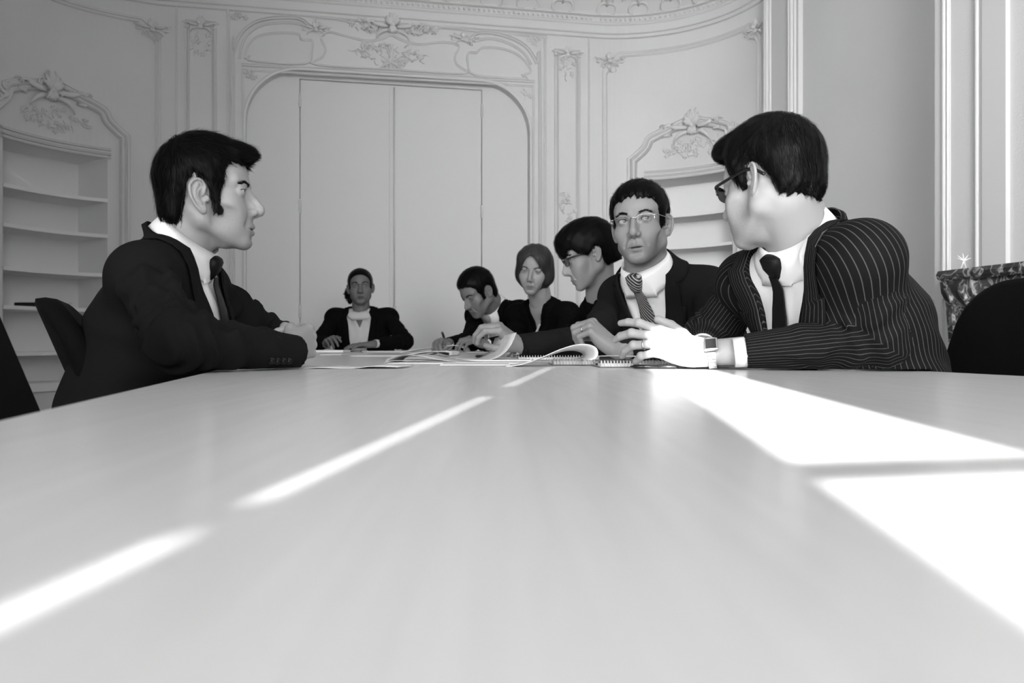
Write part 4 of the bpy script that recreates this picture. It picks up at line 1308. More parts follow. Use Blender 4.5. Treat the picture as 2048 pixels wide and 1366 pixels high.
mb = MB(); mb.box((2.840, ch_v(2020), .0), (2.862, ch_v(1972), 3.4), rbox); mb.build('chimney_strip', MOULD, WCH)
mb = MB(); mb.box((2.852, ch_v(1888), .0), (2.862, 3.43, 3.4), rbox); mb.build('chimney_strip', MOULD, WCH)

# ---- marble fireplace
def marble():
    m = bpy.data.materials.new('veined_dark_marble'); m.use_nodes = True; nt = m.node_tree; b = nt.nodes['Principled BSDF']
    tc = N(nt, 'ShaderNodeTexCoord'); n1 = N(nt, 'ShaderNodeTexNoise'); n1.inputs['Scale'].default_value = 9; n1.inputs['Detail'].default_value = 7; n1.inputs['Distortion'].default_value = 1.6
    cr = N(nt, 'ShaderNodeValToRGB'); nt.links.new(tc.outputs['Object'], n1.inputs['Vector']); nt.links.new(n1.outputs[0], cr.inputs[0])
    e = cr.color_ramp.elements; e[0].position = .0; e[0].color = (.03, .03, .03, 1); e[1].position = 1; e[1].color = (.08, .08, .08, 1)
    for p_, g in ((.44, .04), (.50, .10), (.53, .55), (.56, .09), (.64, .05), (.68, .3), (.72, .06)):
        x = e.new(p_); x.color = (g, g, g, 1)
    nt.links.new(cr.outputs[0], b.inputs['Base Color']); b.inputs['Roughness'].default_value = .18; return m
MARB = marble()
fp = empty('fireplace', R(2.80, 2.5, 0), 'dark veined marble fireplace mantel at the right edge, behind the black chair', 'fireplace')
mb = MB()
ov = [(2.862, 3.27), (2.73, 3.27), (2.695, 3.235), (2.695, 1.75), (2.73, 1.715), (2.862, 1.715)]
def slab_of(mb, ov, z0, z1, ins0, ins1):
    c = np.mean(ov, 0)
    n = len(ov); V = [R(u+(ins0 if u < 2.86 else 0), v+(-ins0 if v > c[1] else ins0), z0) for u, v in ov]+[R(u+(ins1 if u < 2.86 else 0), v+(-ins1 if v > c[1] else ins1), z1) for u, v in ov]
    mb.add(V, [tuple(range(n))[::-1], tuple(range(n, 2*n))]+[(i, (i+1) % n, n+(i+1) % n, n+i) for i in range(n)])
slab_of(mb, ov, 1.070, 1.082, .018, .004); slab_of(mb, ov, 1.082, 1.100, .004, 0); slab_of(mb, ov, 1.100, 1.118, 0, .006)
mb.build('mantel_shelf', MARB, fp)
for v0, v1 in ((3.05, 3.235), (1.75, 1.935)):
    prof_ = [(2.716, 1.07), (2.722, 1.02), (2.745, .98), (2.752, .90), (2.760, .82), (2.765, .72), (2.750, .69), (2.735, .66), (2.740, .63), (2.765, .60), (2.770, .30), (2.740, .05), (2.740, 0), (2.862, 0), (2.862, 1.07)]
    mb = MB(); n = len(prof_)
    mb.add([R(u, v0, z) for u, z in prof_]+[R(u, v1, z) for u, z in prof_], [tuple(range(n)), tuple(range(n, 2*n))[::-1]]+[(i, n+i, n+(i+1) % n, (i+1) % n) for i in range(n)])
    mb.build('jamb', MARB, fp)
    for vv in (v0+.05, v1-.05):
        V, Q = tube([R(2.71, vv, 1.04), R(2.742, vv, .97), R(2.750, vv, .85), R(2.762, vv, .72)], [.014, .011, .009, .007], 8); mk('fluting', V, Q, MARB, fp)
mb = MB(); mb.box((2.755, 1.935, .88), (2.862, 3.05, 1.07), rbox)
for j, vv in enumerate(np.linspace(2.0, 3.0, 6)): pass
mb.build('frieze', MARB, fp)
V, Q = tube(spline([R(2.752, v, .93+.03*math.sin(v*7)) for v in np.linspace(1.95, 3.04, 12)], 3), .010, 6); mk('frieze_moulding', V, Q, MARB, fp)
mb = MB(); mb.box((2.835, 1.935, 0), (2.86, 3.05, .88), rbox); mb.build('firebox', FRAME_B, fp)
# ---------------------------------------------------------------- the seven people
def tie_mat(name, base, line, pitch, width, slope):
    m = bpy.data.materials.new(name); m.use_nodes = True; nt = m.node_tree; b = nt.nodes['Principled BSDF']
    a1 = N(nt, 'ShaderNodeAttribute', attribute_name='tz'); a2 = N(nt, 'ShaderNodeAttribute', attribute_name='tx')
    ma = N(nt, 'ShaderNodeMath', operation='MULTIPLY_ADD'); ma.inputs[1].default_value = slope
    nt.links.new(a2.outputs['Fac'], ma.inputs[0]); nt.links.new(a1.outputs['Fac'], ma.inputs[2])
    mo = N(nt, 'ShaderNodeMath', operation='PINGPONG'); mo.inputs[1].default_value = pitch/2
    lt = N(nt, 'ShaderNodeMath', operation='LESS_THAN'); lt.inputs[1].default_value = width/2
    nt.links.new(ma.outputs[0], mo.inputs[0]); nt.links.new(mo.outputs[0], lt.inputs[0])
    mr = N(nt, 'ShaderNodeMapRange'); mr.inputs[3].default_value = base; mr.inputs[4].default_value = line
    nt.links.new(lt.outputs[0], mr.inputs[0]); nt.links.new(mr.outputs[0], b.inputs['Base Color']); b.inputs['Roughness'].default_value = .45
    return m
TIE_BLACK = mat('black_silk', .006, .5, .15)
TIE_STRIPE = tie_mat('striped_silk', .02, .42, .011, .0035, -1.0)
TIE_PALE = mat('pale_silk', .32, .5, .4, var=(60, .12))
flat_curl = ((12, 14, 10),)*4
WHO = {}
def on(n): return ONLY is None or n in ONLY

if on('left_man'):
    b = WHO['left_man'] = build((-.90, 1.71, .0), 'man in profile in a black suit at the left of the table, hands clasped', P(415, 399, 1.70), -79, 1, 0, 1.0,
        dict(nose=1.10, open=.0028, jaw=1.02, brow=1.15, gaze=(2, 0), neckr=.055, lid=.0036, hollow=1.1, ear=1.12, earo=(.010, -.005), lip=1.15, browlow=.002),
        dict(nk=(-.668, 1.71, .998), sR=(-.680, 1.545, .918), sL=(-.700, 1.89, .918), che=(-.718, 1.72, .820), pel=(-.82, 1.72, .56),
             eR=(-.545, 1.365, .795), wR=(-.400, 1.60, .773), eL=(-.56, 2.03, .795), wL=(-.465, 1.845, .787)),
        short_hair(.0085, .012, quiff=((0, .058, .098), (.050, .052, .022)), bend=2.0,
                   poly=[(.14, .17), (.14, .078), (.100, .080), (.055, .074), (.043, .056), (.044, .036), (.034, .018), (.036, -.032), (.024, -.036), (.016, .004),
                         (.006, .034), (-.014, .041), (-.034, .028), (-.040, .0), (-.046, -.030), (-.052, -.062), (-.14, -.062), (-.14, .17)]),
        HAIR, tone=.33, stub=.16, near=1, ys=.94, jm=SUIT, shirtm=SHIRT, tie=dict(m=TIE_BLACK),
        hands=[('R', (-.410, 1.600, .783), (.25, .95, .16), (.95, -.22, .15), ((48, 62, 40), (54, 66, 40), (58, 66, 40), (62, 66, 40)),
                dict(arm=.06, thumb=[(.016, .018, -.008), (.034, .046, -.020), (.036, .072, -.034), (.024, .092, -.044)], sc_=.96)),
               ('L', (-.434, 1.805, .795), (.25, -.95, .04), (.93, .25, .25), ((40, 58, 36), (46, 60, 36), (50, 60, 36), (54, 60, 36)),
                dict(arm=.06, thumb=[(.016, .018, -.008), (.036, .044, -.020), (.040, .070, -.034), (.030, .092, -.044)], sc_=.96))],
        torso=dict(grow=.012, cuff=0, el=.048, wr=.0345, sw=.052, shr=.048, h=.0055, fold=1.7, vdepth=.33, vw=.092,
                   neckhole=.090, collar=dict(back=.040, front=.020, tip=.080, base=.004)),
        hairopts=dict(n=15000, L=.036, tip=.010, grey=2.0, flow=flow_short((0, -.06, .125), 1.3)))

if on('right_man'):
    b = WHO['right_man'] = build((.90, 1.64, .0), 'man in a pinstriped suit and black half-rim glasses at the right, hand gesturing', P(1541, 375, 1.6), 37, -12, 4, 1.0,
        dict(nose=.95, jaw=1.06, neckr=.059, gaze=(0, 0), ear=.97, hollow=.8, cheek=.5),
        dict(nk=(.615, 1.630, 1.002), sL=(.668, 1.455, .945), sR=(.565, 1.79, .925), che=(.708, 1.63, .82), pel=(.83, 1.66, .56),
             eL=(.715, 1.490, .800), wL=(.482, 1.545, .775), eR=(.50, 1.90, .800), wR=(.46, 1.78, .785)),
        short_hair(.013, .018, quiff=((0, .056, .108), (.054, .060, .028)), bend=1.5,
                   poly=[(.14, .17), (.14, .098), (.100, .096), (.062, .084), (.050, .060), (.046, .040), (.034, .020), (.026, .000), (.014, -.002), (.010, .010),
                         (.004, .034), (-.014, .040), (-.032, .028), (-.038, .005), (-.044, -.020), (-.052, -.042), (-.14, -.046), (-.14, .17)]),
        HAIRB, tone=.36, stub=.22, near=1, jm=PIN, shirtm=SHIRT, tie=dict(m=TIE_BLACK),
        hands=[('L', (.405, 1.580, .772), (-.93, .25, .27), (-.05, -.80, .60), ((6, 20, 14), (16, 28, 16), (26, 32, 20), (34, 36, 22)),
                dict(arm=.085, armr=.027, sc_=1.03, spread=(10, 3, -3, -9), thumb=[(.016, .018, -.008), (.045, .044, -.016), (.062, .072, -.020), (.068, .100, -.020)])),
               ('R', (.455, 1.765, .785), (-.35, -.93, 0), (-.1, .05, 1), ((30, 40, 30),)*4, dict(arm=.05))],
        torso=dict(grow=.012, el=.053, wr=.035, sw=.054, h=.0050, fold=1.1, vdepth=.33, vw=.105, shr=.050, cuff=.022, neckhole=.098,
                   collar=dict(back=.038, front=.020, tip=.085, base=.004)),
        hairopts=dict(n=14000, L=.030, tip=.006, flow=flow_short((0, -.06, .125), 1.1, -.3)))
    glasses(b, dict(kind='half', m=FRAME_B, r=.0019, tr=.0019, tf=1.9, size=(.0235, .0150)))

if on('glasses_man'):
    b = WHO['glasses_man'] = build((.70, 2.45, .0), 'man in rimless glasses and striped tie beside the pinstriped man, turning a page', P(1281, 456, 2.26), 158, -1, 5, 1.0,
        dict(nose=1.0, jaw=1.0, neckr=.057, gaze=(-26, 6), open=.0018, lid=.0050, ear=1.0, hollow=.7, brow=.9, browlow=-.001),
        dict(nk=(.432, 2.292, 1.004), sL=(.600, 2.265, .938), sR=(.385, 2.47, .930), che=(.53, 2.43, .78), pel=(.84, 2.52, .56),
             eL=(.60, 2.10, .800), wL=(.318, 2.10, .782), eR=(.29, 2.43, .795), wR=(.066, 2.335, .783)),
        short_hair(.009, .008, bend=1.2, peak=.006,
                   poly=[(.14, .17), (.14, .076), (.100, .074), (.060, .070), (.052, .058), (.048, .040), (.036, .020), (.030, -.006), (.014, -.008), (.010, .006),
                         (.004, .032), (-.014, .038), (-.032, .026), (-.038, .0), (-.042, -.030), (-.052, -.050), (-.14, -.050), (-.14, .17)]),
        HAIR, tone=.235, stub=.12, near=2, jm=SUIT, shirtm=SHIRT, tie=dict(m=TIE_STRIPE),
        hands=[('L', (.310, 2.085, .775), (-.72, .0, .69), (.60, -.50, .62), ((62, 72, 30), (66, 74, 30), (70, 76, 30), (72, 78, 30)),
                dict(arm=.03, spread=(3, 1, -1, -3), thumb=[(.016, .018, -.008), (.038, .044, -.024), (.034, .066, -.042), (.014, .082, -.052)])),
               ('R', (.068, 2.335, .782), (-.62, -.35, .55), (.45, -.35, .80), ((42, 50, 30), (46, 54, 30), (52, 56, 30), (56, 58, 30)),
                dict(arm=.06, thumb=[(.016, .018, -.010), (.036, .044, -.026), (.038, .066, -.044), (.026, .084, -.058)]))],
        torso=dict(grow=.012, wr=.033, h=.0065, vdepth=.33, vw=.080, neckhole=.080, collar=dict(back=.034, front=.014, tip=.078, base=.002, spread=38)),
        hairopts=dict(L=.016, tip=.003, flow=flow_short((0, -.06, .125), 1.2)))
    glasses(b, dict(kind='top', m=FRAME_M, r=.0009, tr=.0011, tf=1.3, size=(.0245, .0120)))

if on('dark_woman'):
    def bob_short(p):
        d = skull_fn(.014)(p)
        d = su(d, ell(p, (0, -.040, .030), (.086, .078, .082)), .03)
        d = su(d, ell(p, (0, -.062, -.030), (.062, .042, .038)), .03)
        d = su(d, ell(p, (0, .030, .082), (.070, .070, .044)), .03)
        rip = np.sin(p[:, 0]*200+p[:, 1]*90)*np.sin(p[:, 2]*120)
        d = d-f32(.001)*rip.astype(f32)
        pl = poly2(p[:, 1], p[:, 2], [(.15, .17), (.15, .052), (.094, .030), (.080, .050), (.062, .046), (.044, .020), (.020, .006), (.006, .012),
                                      (-.004, .022), (-.022, .024), (-.034, .010), (-.036, -.018), (-.030, -.034), (-.040, -.058), (-.15, -.052), (-.15, .17)])
        return si(d, pl, .005).astype(f32)
    b = WHO['dark_woman'] = build((.72, 2.9, .0), 'woman with short dark bob and black-framed glasses looking down in a black shirt', P(1178, 512, 2.78), 94, -24, 0, .95,
        dict(nose=.85, jaw=.95, neckr=.050, fem=1, brow=.6, hollow=.4, gaze=(0, -14), lid=.0028, lip=1.05, nosew=.9, cheek=.5),
        dict(nk=(.375, 2.85, .950), sL=(.405, 2.70, .905), sR=(.375, 3.02, .905), che=(.49, 2.88, .79), pel=(.80, 2.94, .56),
             eL=(.33, 2.60, .795), wL=(.17, 2.74, .783), eR=(.28, 3.10, .795), wR=(.13, 2.95, .783)),
        bob_short, HAIR, tone=.30, near=2, jm=BLACK, shirtm=BLACK, tie=None, lapel=False,
        hands=[('L', (.165, 2.745, .783), (-.7, .5, 0), (0, 0, 1), flat_curl*4 if False else ((15, 20, 15),)*4, dict(arm=.05, sc_=.9)),
               ('R', (.125, 2.945, .783), (-.8, -.4, 0), (0, 0, 1), ((15, 20, 15),)*4, dict(arm=.05, sc_=.9))],
        torso=dict(grow=.007, k=.92, wr=.032, h=.007, vdepth=.12, vw=.055, neckhole=.056, openv=.10, collar=dict(back=.022, front=.0, tip=.060, base=.006, spread=50, gapdeg=30, gap=.012)),
        hairopts=dict(L=.045, tip=.004, jit=.08, flow=flow_short((0, -.03, .13), .8)))
    glasses(b, dict(kind='full', m=FRAME_B, r=.0019, tr=.0018, tf=1.8, size=(.0225, .0140)))

if on('fair_woman'):
    def bob(p):
        q = p.copy(); q[:, 0] = np.abs(q[:, 0])
        d = ell(p, (0, -.020, .046), (.090, .100, .092))
        d = su(d, ell(p, (0, -.030, -.020), (.099, .085, .082)), .03)
        d = su(d, ell(p, (0, .030, .070), (.078, .070, .055)), .03)
        d = d-f32(.0012)*(np.sin(p[:, 0]*150+p[:, 1]*70)).astype(f32)
        d = ss(d, rc(q, (0, .03, .155), (0, .11, .115), .010, .004), .010)
        face = ell(p, (0.004, .115, -.012), (.062, .090, .088))
        face = su(face, ell(p, (.006, .105, .050), (.034, .060, .048)), .02)
        d = ss(d, face, .006)
        d = ss(d, ell(p, (0, .09, -.13), (.075, .09, .09)), .008)
        return np.maximum(d, -(p[:, 2]+.092)+p[:, 1]*.25).astype(f32)
    def flow_bob(p):
        v = np.stack([p[:, 0]*3, p[:, 1]*.5+.02, -np.ones(len(p))*.12], 1)
        lo_ = p[:, 2] < .05
        v[lo_] = np.stack([-p[lo_, 0]*1.2, p[lo_, 1]*0+.02, -np.ones(lo_.sum())*.3], 1)
        return unit(v.astype(f32))
    b = WHO['fair_woman'] = build((.50, 4.02, .0), 'woman with light brown bob in a black jacket looking down, beside the writing man', P(1068, 543, 3.84), 166, -14, -6, .95,
        dict(nose=.85, jaw=.90, neckr=.047, fem=1, brow=.5, hollow=.4, gaze=(4, -22), lid=.0026, lip=1.15, nosew=.88, cheek=.6),
        dict(nk=(.215, 3.91, .985), sL=(.345, 3.84, .925), sR=(.105, 4.02, .925), che=(.27, 3.99, .80), pel=(.46, 4.12, .56),
             eL=(.32, 3.63, .795), wL=(.175, 3.56, .783), eR=(.10, 3.90, .795), wR=(.09, 3.72, .783)),
        bob, HAIRL, tone=.28, near=2, jm=BLACK, shirtm=BLACK, tie=None,
        hands=[('L', (.172, 3.558, .785), (-.9, -.2, .15), (0, -.3, 1), ((35, 45, 30),)*4, dict(arm=.05, sc_=.9)),
               ('R', (.088, 3.715, .783), (-.5, -.8, 0), (0, 0, 1), ((20, 25, 15),)*4, dict(arm=.05, sc_=.9))],
        torso=dict(grow=.008, k=.90, wr=.030, h=.008, vdepth=.16, vw=.060, neckhole=.060, lapw=.8, openv=.13),
        no_collar=True, hairopts=dict(L=.06, tip=.002, jit=.04, n=5000, flow=flow_bob))

if on('writing_man'):
    b = WHO['writing_man'] = build((.17, 4.52, .0), 'man in a dark suit bent over the table writing with a pen', P(957, 587, 4.2), 128, -33, 2, 1.0,
        dict(nose=1.0, jaw=.98, neckr=.056, gaze=(0, -20), lid=.0026, hollow=.6),
        dict(nk=(-.010, 4.31, .975), sL=(.125, 4.22, .945), sR=(-.105, 4.46, .94), che=(.06, 4.42, .80), pel=(.19, 4.62, .56),
             eL=(.13, 4.02, .795), wL=(-.035, 3.95, .780), eR=(-.13, 4.20, .795), wR=(-.235, 3.99, .783)),
        short_hair(.012, .012, bend=1.5), HAIR, tone=.165, near=2, jm=BLACK, shirtm=SHIRT, tie=dict(m=TIE_PALE),
        hands=[('R', (-.238, 3.985, .785), (-.55, -.80, .10), (-.3, .1, .9), ((50, 55, 30), (55, 60, 30), (60, 62, 30), (62, 62, 30)),
                dict(arm=.05, thumb=[(.016, .018, -.010), (.034, .044, -.026), (.030, .068, -.040), (.016, .086, -.050)])),
               ('L', (-.045, 3.945, .781), (-.85, -.35, .25), (.1, -.3, .95), ((35, 40, 25),)*4, dict(arm=.05))],
        torso=dict(grow=.012, h=.008, wr=.034, vdepth=.30, vw=.085, neckhole=.064, collar=dict(back=.040, front=.014, tip=.065, base=.012)),
        hairopts=dict(L=.02, tip=.003))

if on('end_woman'):
    def pulled(p):
        d = skull_fn(.0045)(p)
        pl = poly2(p[:, 1]+3.0*p[:, 0]**2*0, p[:, 2]+3.2*p[:, 0]**2, [(.15, .17), (.15, .084), (.078, .080), (.062, .068), (.046, .050), (.030, .020), (.012, .010),
                                      (-.002, .024), (-.022, .026), (-.034, .008), (-.040, -.030), (-.052, -.055), (-.15, -.055), (-.15, .17)])
        d = si(d, pl, .004)
        # knot of curls at the nape, on her right
        q = p-A3((.070, -.070, -.030))
        bun = ln(q/A3((1.0, 1.0, 1.25)))-f32(.034)-f32(.006)*(np.sin(p[:, 0]*210)*np.sin(p[:, 1]*190)*np.sin(p[:, 2]*200)).astype(f32)*1.6
        bun = su(bun, ell(p, (.072, -.045, -.068), (.016, .018, .026)), .01)
        return su(d, bun, .006).astype(f32)
    b = WHO['end_woman'] = build((-.84, 5.02, .0), 'woman with tied-back dark hair facing the camera at the far end of the table', P(721, 577, 4.88), 188, 1, 3, .96,
        dict(nose=.80, nosew=1.2, jaw=.95, neckr=.044, fem=1, brow=.6, hollow=.3, gaze=(-10, 2), lid=.0044, lip=1.35, cheek=.6),
        dict(nk=(-.825, 4.89, .980), sR=(-.990, 4.92, .938), sL=(-.655, 4.88, .938), che=(-.83, 4.96, .80), pel=(-.85, 5.05, .56),
             eR=(-1.045, 4.74, .795), wR=(-.965, 4.55, .783), eL=(-.535, 4.72, .795), wL=(-.675, 4.52, .783)),
        pulled, HAIR, tone=.125, near=2, jm=BLACK, shirtm=SHIRTG, tie=None,
        hands=[('R', (-.962, 4.548, .785), (.35, -.75, .30), (-.5, .3, .8), ((25, 30, 20), (35, 40, 25), (45, 50, 30), (50, 55, 30)), dict(arm=.05, sc_=.9)),
               ('L', (-.685, 4.515, .780), (-.90, -.40, -.02), (0, -.1, 1), ((8, 12, 8),)*4, dict(arm=.05, sc_=.9))],
        torso=dict(grow=.010, k=.92, h=.008, wr=.032, vdepth=.50, vw=.080, neckhole=.058, lapw=.8, fold=.8,
                   openv=.085, collar=dict(back=.024, front=-.004, tip=.050, base=.004, spread=46, gapdeg=26)),
        hairopts=dict(L=.03, tip=.002, n=2500, jit=.1, flow=lambda p: unit(np.stack([p[:, 0]*2, -np.ones(len(p))*.1, -np.ones(len(p))*.06], 1).astype(f32)), box=((-.125, -.15, -.13), (.125, .145, .19))))
# ---------------------------------------------------------------- table
def table_mat():
    m = bpy.data.materials.new('pale_wood_veneer'); m.use_nodes = True; nt = m.node_tree; b = nt.nodes['Principled BSDF']
    tc = N(nt, 'ShaderNodeTexCoord'); mp = N(nt, 'ShaderNodeMapping'); n1 = N(nt, 'ShaderNodeTexNoise')
    mp.inputs['Rotation'].default_value = (0, 0, -ROOM_ROT); mp.inputs['Scale'].default_value = (26, 1.3, 1)
    n1.inputs['Scale'].default_value = 3; n1.inputs['Detail'].default_value = 6; n1.inputs['Distortion'].default_value = .4
    mr = N(nt, 'ShaderNodeMapRange'); mr.inputs[1].default_value = .3; mr.inputs[2].default_value = .7; mr.inputs[3].default_value = TABG*.96; mr.inputs[4].default_value = TABG*1.03
    nt.links.new(tc.outputs['Object'], mp.inputs[0]); nt.links.new(mp.outputs[0], n1.inputs['Vector']); nt.links.new(n1.outputs[0], mr.inputs[0])
    nt.links.new(mr.outputs[0], b.inputs['Base Color']); b.inputs['Roughness'].default_value = .21; b.inputs['Specular IOR Level'].default_value = .45
    return m
TABG = .77
tb = empty('conference_table', R(TUC, 1.8, 0), 'long pale wooden conference table with rounded far end, sunlit in strips', 'table')
pts = [(TU0, -1.0)]+[(TU0, v) for v in (0, 1.5)]
pts += [(TUC-(TU1-TU0)/2*math.cos(t), TV1+TVR*math.sin(t)) for t in np.linspace(0, PI, 49)]
pts += [(TU1, 1.5), (TU1, 0)]+[(TUC+(TU1-TU0)/2*math.cos(t), -1.0-.35*math.sin(t)) for t in np.linspace(0, PI, 17)]
pts = pts[1:]
n = len(pts)
def ring(ins, z):
    out = []
    for u, v in pts:
        out.append(R(u+(ins if u < TUC else -ins)*min(1, abs(u-TUC)*8), v-(ins if v > TV1 else 0), z))
    return out
mb = MB(); rings = [(0.012, TZ-.032), (0, TZ-.026), (0, TZ-.004), (.004, TZ)]
mb.add(sum([ring(a, b) for a, b in rings], []), [(r*n+i, r*n+(i+1) % n, (r+1)*n+(i+1) % n, (r+1)*n+i) for r in range(3) for i in range(n)]+[tuple(range(n))[::-1], tuple(range(3*n, 4*n))])
mb.build('tabletop', table_mat(), tb)
for v in (-.6, 1.5, 3.6):
    mb = MB(); mb.box((TUC-.28, v-.04, .04), (TUC+.28, v+.04, TZ-.032), rbox); mb.box((TUC-.34, v-.06, 0), (TUC+.34, v+.06, .04), rbox); mb.build('leg', FRAME_B, tb)

# ---------------------------------------------------------------- chairs
CHM = mat('black_upholstery', .004, .75, .08, bump=(700, .4, .0006)); CHP = mat('black_plastic', .008, .4, .4)
def rslab(mb, w, h, t, r, fr, bow=0.0, n=8):
    """rounded slab, width w (x), height h (z), thickness t; fr maps local to world"""
    o = []
    for cx, cz, a0 in ((w/2-r, h-r, 0), (-w/2+r, h-r, 90), (-w/2+r, r, 180), (w/2-r, r, 270)):
        for k in range(n+1):
            a = math.radians(a0+90*k/n); o.append((cx+r*math.cos(a), cz+r*math.sin(a)))
    m = len(o); rows = []
    for s_, y in ((.93, -t*.5), (.985, -t*.38), (1, 0), (.985, t*.38), (.93, t*.5)):
        rows.append([(x*s_, y+bow*(x/(w/2))**2, h/2+(z-h/2)*s_) for x, z in o])
    V = [fr(*q) for row in rows for q in row]
    F_ = [(i*m+j, i*m+(j+1) % m, (i+1)*m+(j+1) % m, (i+1)*m+j) for i in range(4) for j in range(m)]
    # grid caps so the bow shows
    for ri, rev in ((0, False), (4, True)):
        base = len(V); c = 7
        y = rows[ri][0][1]
        V.append(fr(0, (-t*.5 if ri == 0 else t*.5), h/2))
        for j in range(m):
            f_ = (ri*m+j, base, ri*m+(j+1) % m)
            F_.append(f_ if not rev else f_[::-1])
    mb.add(V, F_)
def chair(x, y, yaw, label, tilt=20, top=.92, w=.46):
    root = empty('office_chair', (x, y, 0), label, 'chair', 'black chairs round the table', rz=0)
    c_, s_ = math.cos(math.radians(yaw)), math.sin(math.radians(yaw))
    W3 = lambda a, b, c: np.array([x+a*c_-b*s_, y+a*s_+b*c_, c])
    mb = MB(); rslab(mb, .48, .46, .07, .09, lambda a, b, c: W3(a, c-.21, .455-b)); mb.build('seat', CHM, root, smooth=True)
    tt = math.radians(tilt); L = (top-.50)/math.cos(tt)
    mb = MB(); rslab(mb, w, L, .05, .11, lambda a, b, c: W3(a, -.215+b-c*math.sin(tt)*1.0, .50+c*math.cos(tt)), bow=.035); mb.build('backrest', CHM, root, smooth=True)
    V, Q = tube(spline([W3(0, -.05, .41), W3(0, -.25, .40), W3(0, -.29, .50), W3(0, -.31, .60)], 4), .018, 8); mk('back_support', V, Q, CHP, root)
    V, Q = tube([W3(0, 0, .42), W3(0, 0, .20), W3(0, 0, .08)], [.022, .028, .035], 10); mk('column', V, Q, CHP, root)
    for k_ in range(5):
        a = 2*PI*k_/5+.3; ex, ey = .27*math.cos(a), .27*math.sin(a)
        V, Q = tube([W3(0, 0, .105), W3(ex*.5, ey*.5, .095), W3(ex, ey, .070)], [.026, .020, .014], 8); mk('leg', V, Q, CHP, root)
        V, Q = tube([W3(ex-ey*.05, ey+ex*.05, .0285), W3(ex+ey*.05, ey-ex*.05, .0285)], .028, 12); mk('caster', V, Q, CHP, root)
    return root
chair(-.335, .87, -84, 'black padded chair at the left edge, nearest the camera, empty', tilt=22, top=.99, w=.42)
chair(-.625, 1.85, -67, 'black chair whose backrest shows behind the man in profile', tilt=21, top=.885, w=.40)
chair(.815, 1.64, 92, 'black chair with slanted back behind the pinstriped man, at the right edge', tilt=18, top=.935)
if ONLY is None:
    for x, y, yaw, l in ((.90, 2.44, 95, 'black chair under the man in rimless glasses, mostly hidden'), (.88, 3.06, 95, 'black chair under the dark-haired woman with glasses, mostly hidden'),
                         (.50, 4.12, 120, 'black chair under the woman with the light bob, mostly hidden'), (.20, 4.63, 140, 'black chair under the writing man, mostly hidden'),
                         (-.85, 5.08, 186, 'black chair under the woman at the far end, mostly hidden')):
        chair(x, y, yaw, l, top=.84, w=.40)

# ---------------------------------------------------------------- papers, books, pens on the table
PAPER = mat('white_paper', .80, .6, .3); PAPER2 = mat('grey_printed_paper', .55, .6, .3, var=(90, .12)); COVER = mat('grey_cover', .22, .5, .4); INK = mat('black_gloss', .01, .25, .5)
def tmat(name, g): return mat(name, g, .5, .4)
def page(prof_, d0, L, skew=0.0, t=.0008, sm=6, m=PAPER, name='page', parent=None, zmin=TZ+.0012, far=None):
    """sheet whose near edge follows the traced profile at depth d0 and runs back by L"""
    q = spline([P(x, y, d0) for x, y in prof_], sm); rows = []
    q2 = spline([P(x, y, d0+L) for x, y in far], sm) if far else q+np.array([skew, L, 0])
    for s_ in np.linspace(0, 1, 5):
        r_ = q*(1-s_)+q2*s_; r_[:, 2] = np.maximum(r_[:, 2], zmin); rows.append(r_)
    V = np.concatenate(rows); n_ = len(q)
    o = mk(name, V, grid_faces(5, n_), m, parent); solid(o, t, 0); return o
def flat_stack(x0, x1, d0, d1, z0, th, m, name, label=None, cat=None, rz=0.0, group=None, parent=None):
    cx, cy = (x0+x1)/2, (d0+d1)/2; c_, s_ = math.cos(rz), math.sin(rz)
    fr = lambda a, b, z: np.array([cx+a*c_-b*s_, cy+a*s_+b*c_, z])
    mb = MB(); mb.box((x0-cx, d0-cy, z0), (x1-cx, d1-cy, z0+th), fr); o = mb.build(name, m, parent)
    if label: tag(o, label, cat, group)
    return o
dd = lambda py: F*(CZ-TZ)/(py-CY)
xx = lambda px, d: (px-CX)/F*d
# sheets near the clasped hands
sh1 = page([(598, 738), (640, 735.5), (700, 737), (745, 732.5), (795, 734)], dd(738), .13, .02); sh1.name = 'paper_sheet'; tag(sh1, 'white wavy sheet of paper beside the clasped hands', 'paper')
# open booklet with a rising curved page, centre left
bk = empty('open_booklet', P(850, 727, 2.05), 'open booklet with curved pages rising, nearest the clasped hands', 'booklet')
page([(768, 729), (776, 718), (800, 711), (835, 711.5), (880, 720), (935, 726), (985, 727)], 2.02, .12, .03, m=PAPER2, parent=bk)
page([(770, 728), (782, 722), (840, 722), (930, 725), (1000, 728), (1040, 726)], 2.03, .16, .03, parent=bk)
page([(775, 730), (850, 730), (930, 730.5), (1035, 729)], 1.97, .16, .04, t=.002, parent=bk)
bk2 = empty('open_magazine', P(850, 712, 3.0), 'open magazine with a thick curled page edge, behind the booklet with curved pages', 'magazine')
page([(700, 713), (750, 713), (800, 712.5), (840, 710)], 2.95, .14, .03, t=.002, parent=bk2)
page([(805, 712), (835, 706), (865, 703), (895, 703.5), (899, 706), (899, 711)], 2.95, .16, .03, t=.0025, parent=bk2)
page([(840, 711), (870, 706), (885, 710), (900, 712)], 2.97, .14, .03, m=PAPER2, parent=bk2)
bk3 = empty('open_magazine', P(870, 704, 4.0), 'open magazine in front of the writing man, page curling over at its right', 'magazine')
page([(800, 705), (835, 699), (870, 694), (905, 691), (920, 693), (928, 698), (930, 704)], 3.9, .16, .02, t=.002, parent=bk3)
page([(810, 705), (860, 701), (905, 700), (935, 704), (985, 704.5)], 3.92, .18, .02, parent=bk3)
page([(805, 705.3), (870, 705.3), (985, 705.2)], 3.92, .2, .02, t=.002, m=PAPER2, parent=bk3)
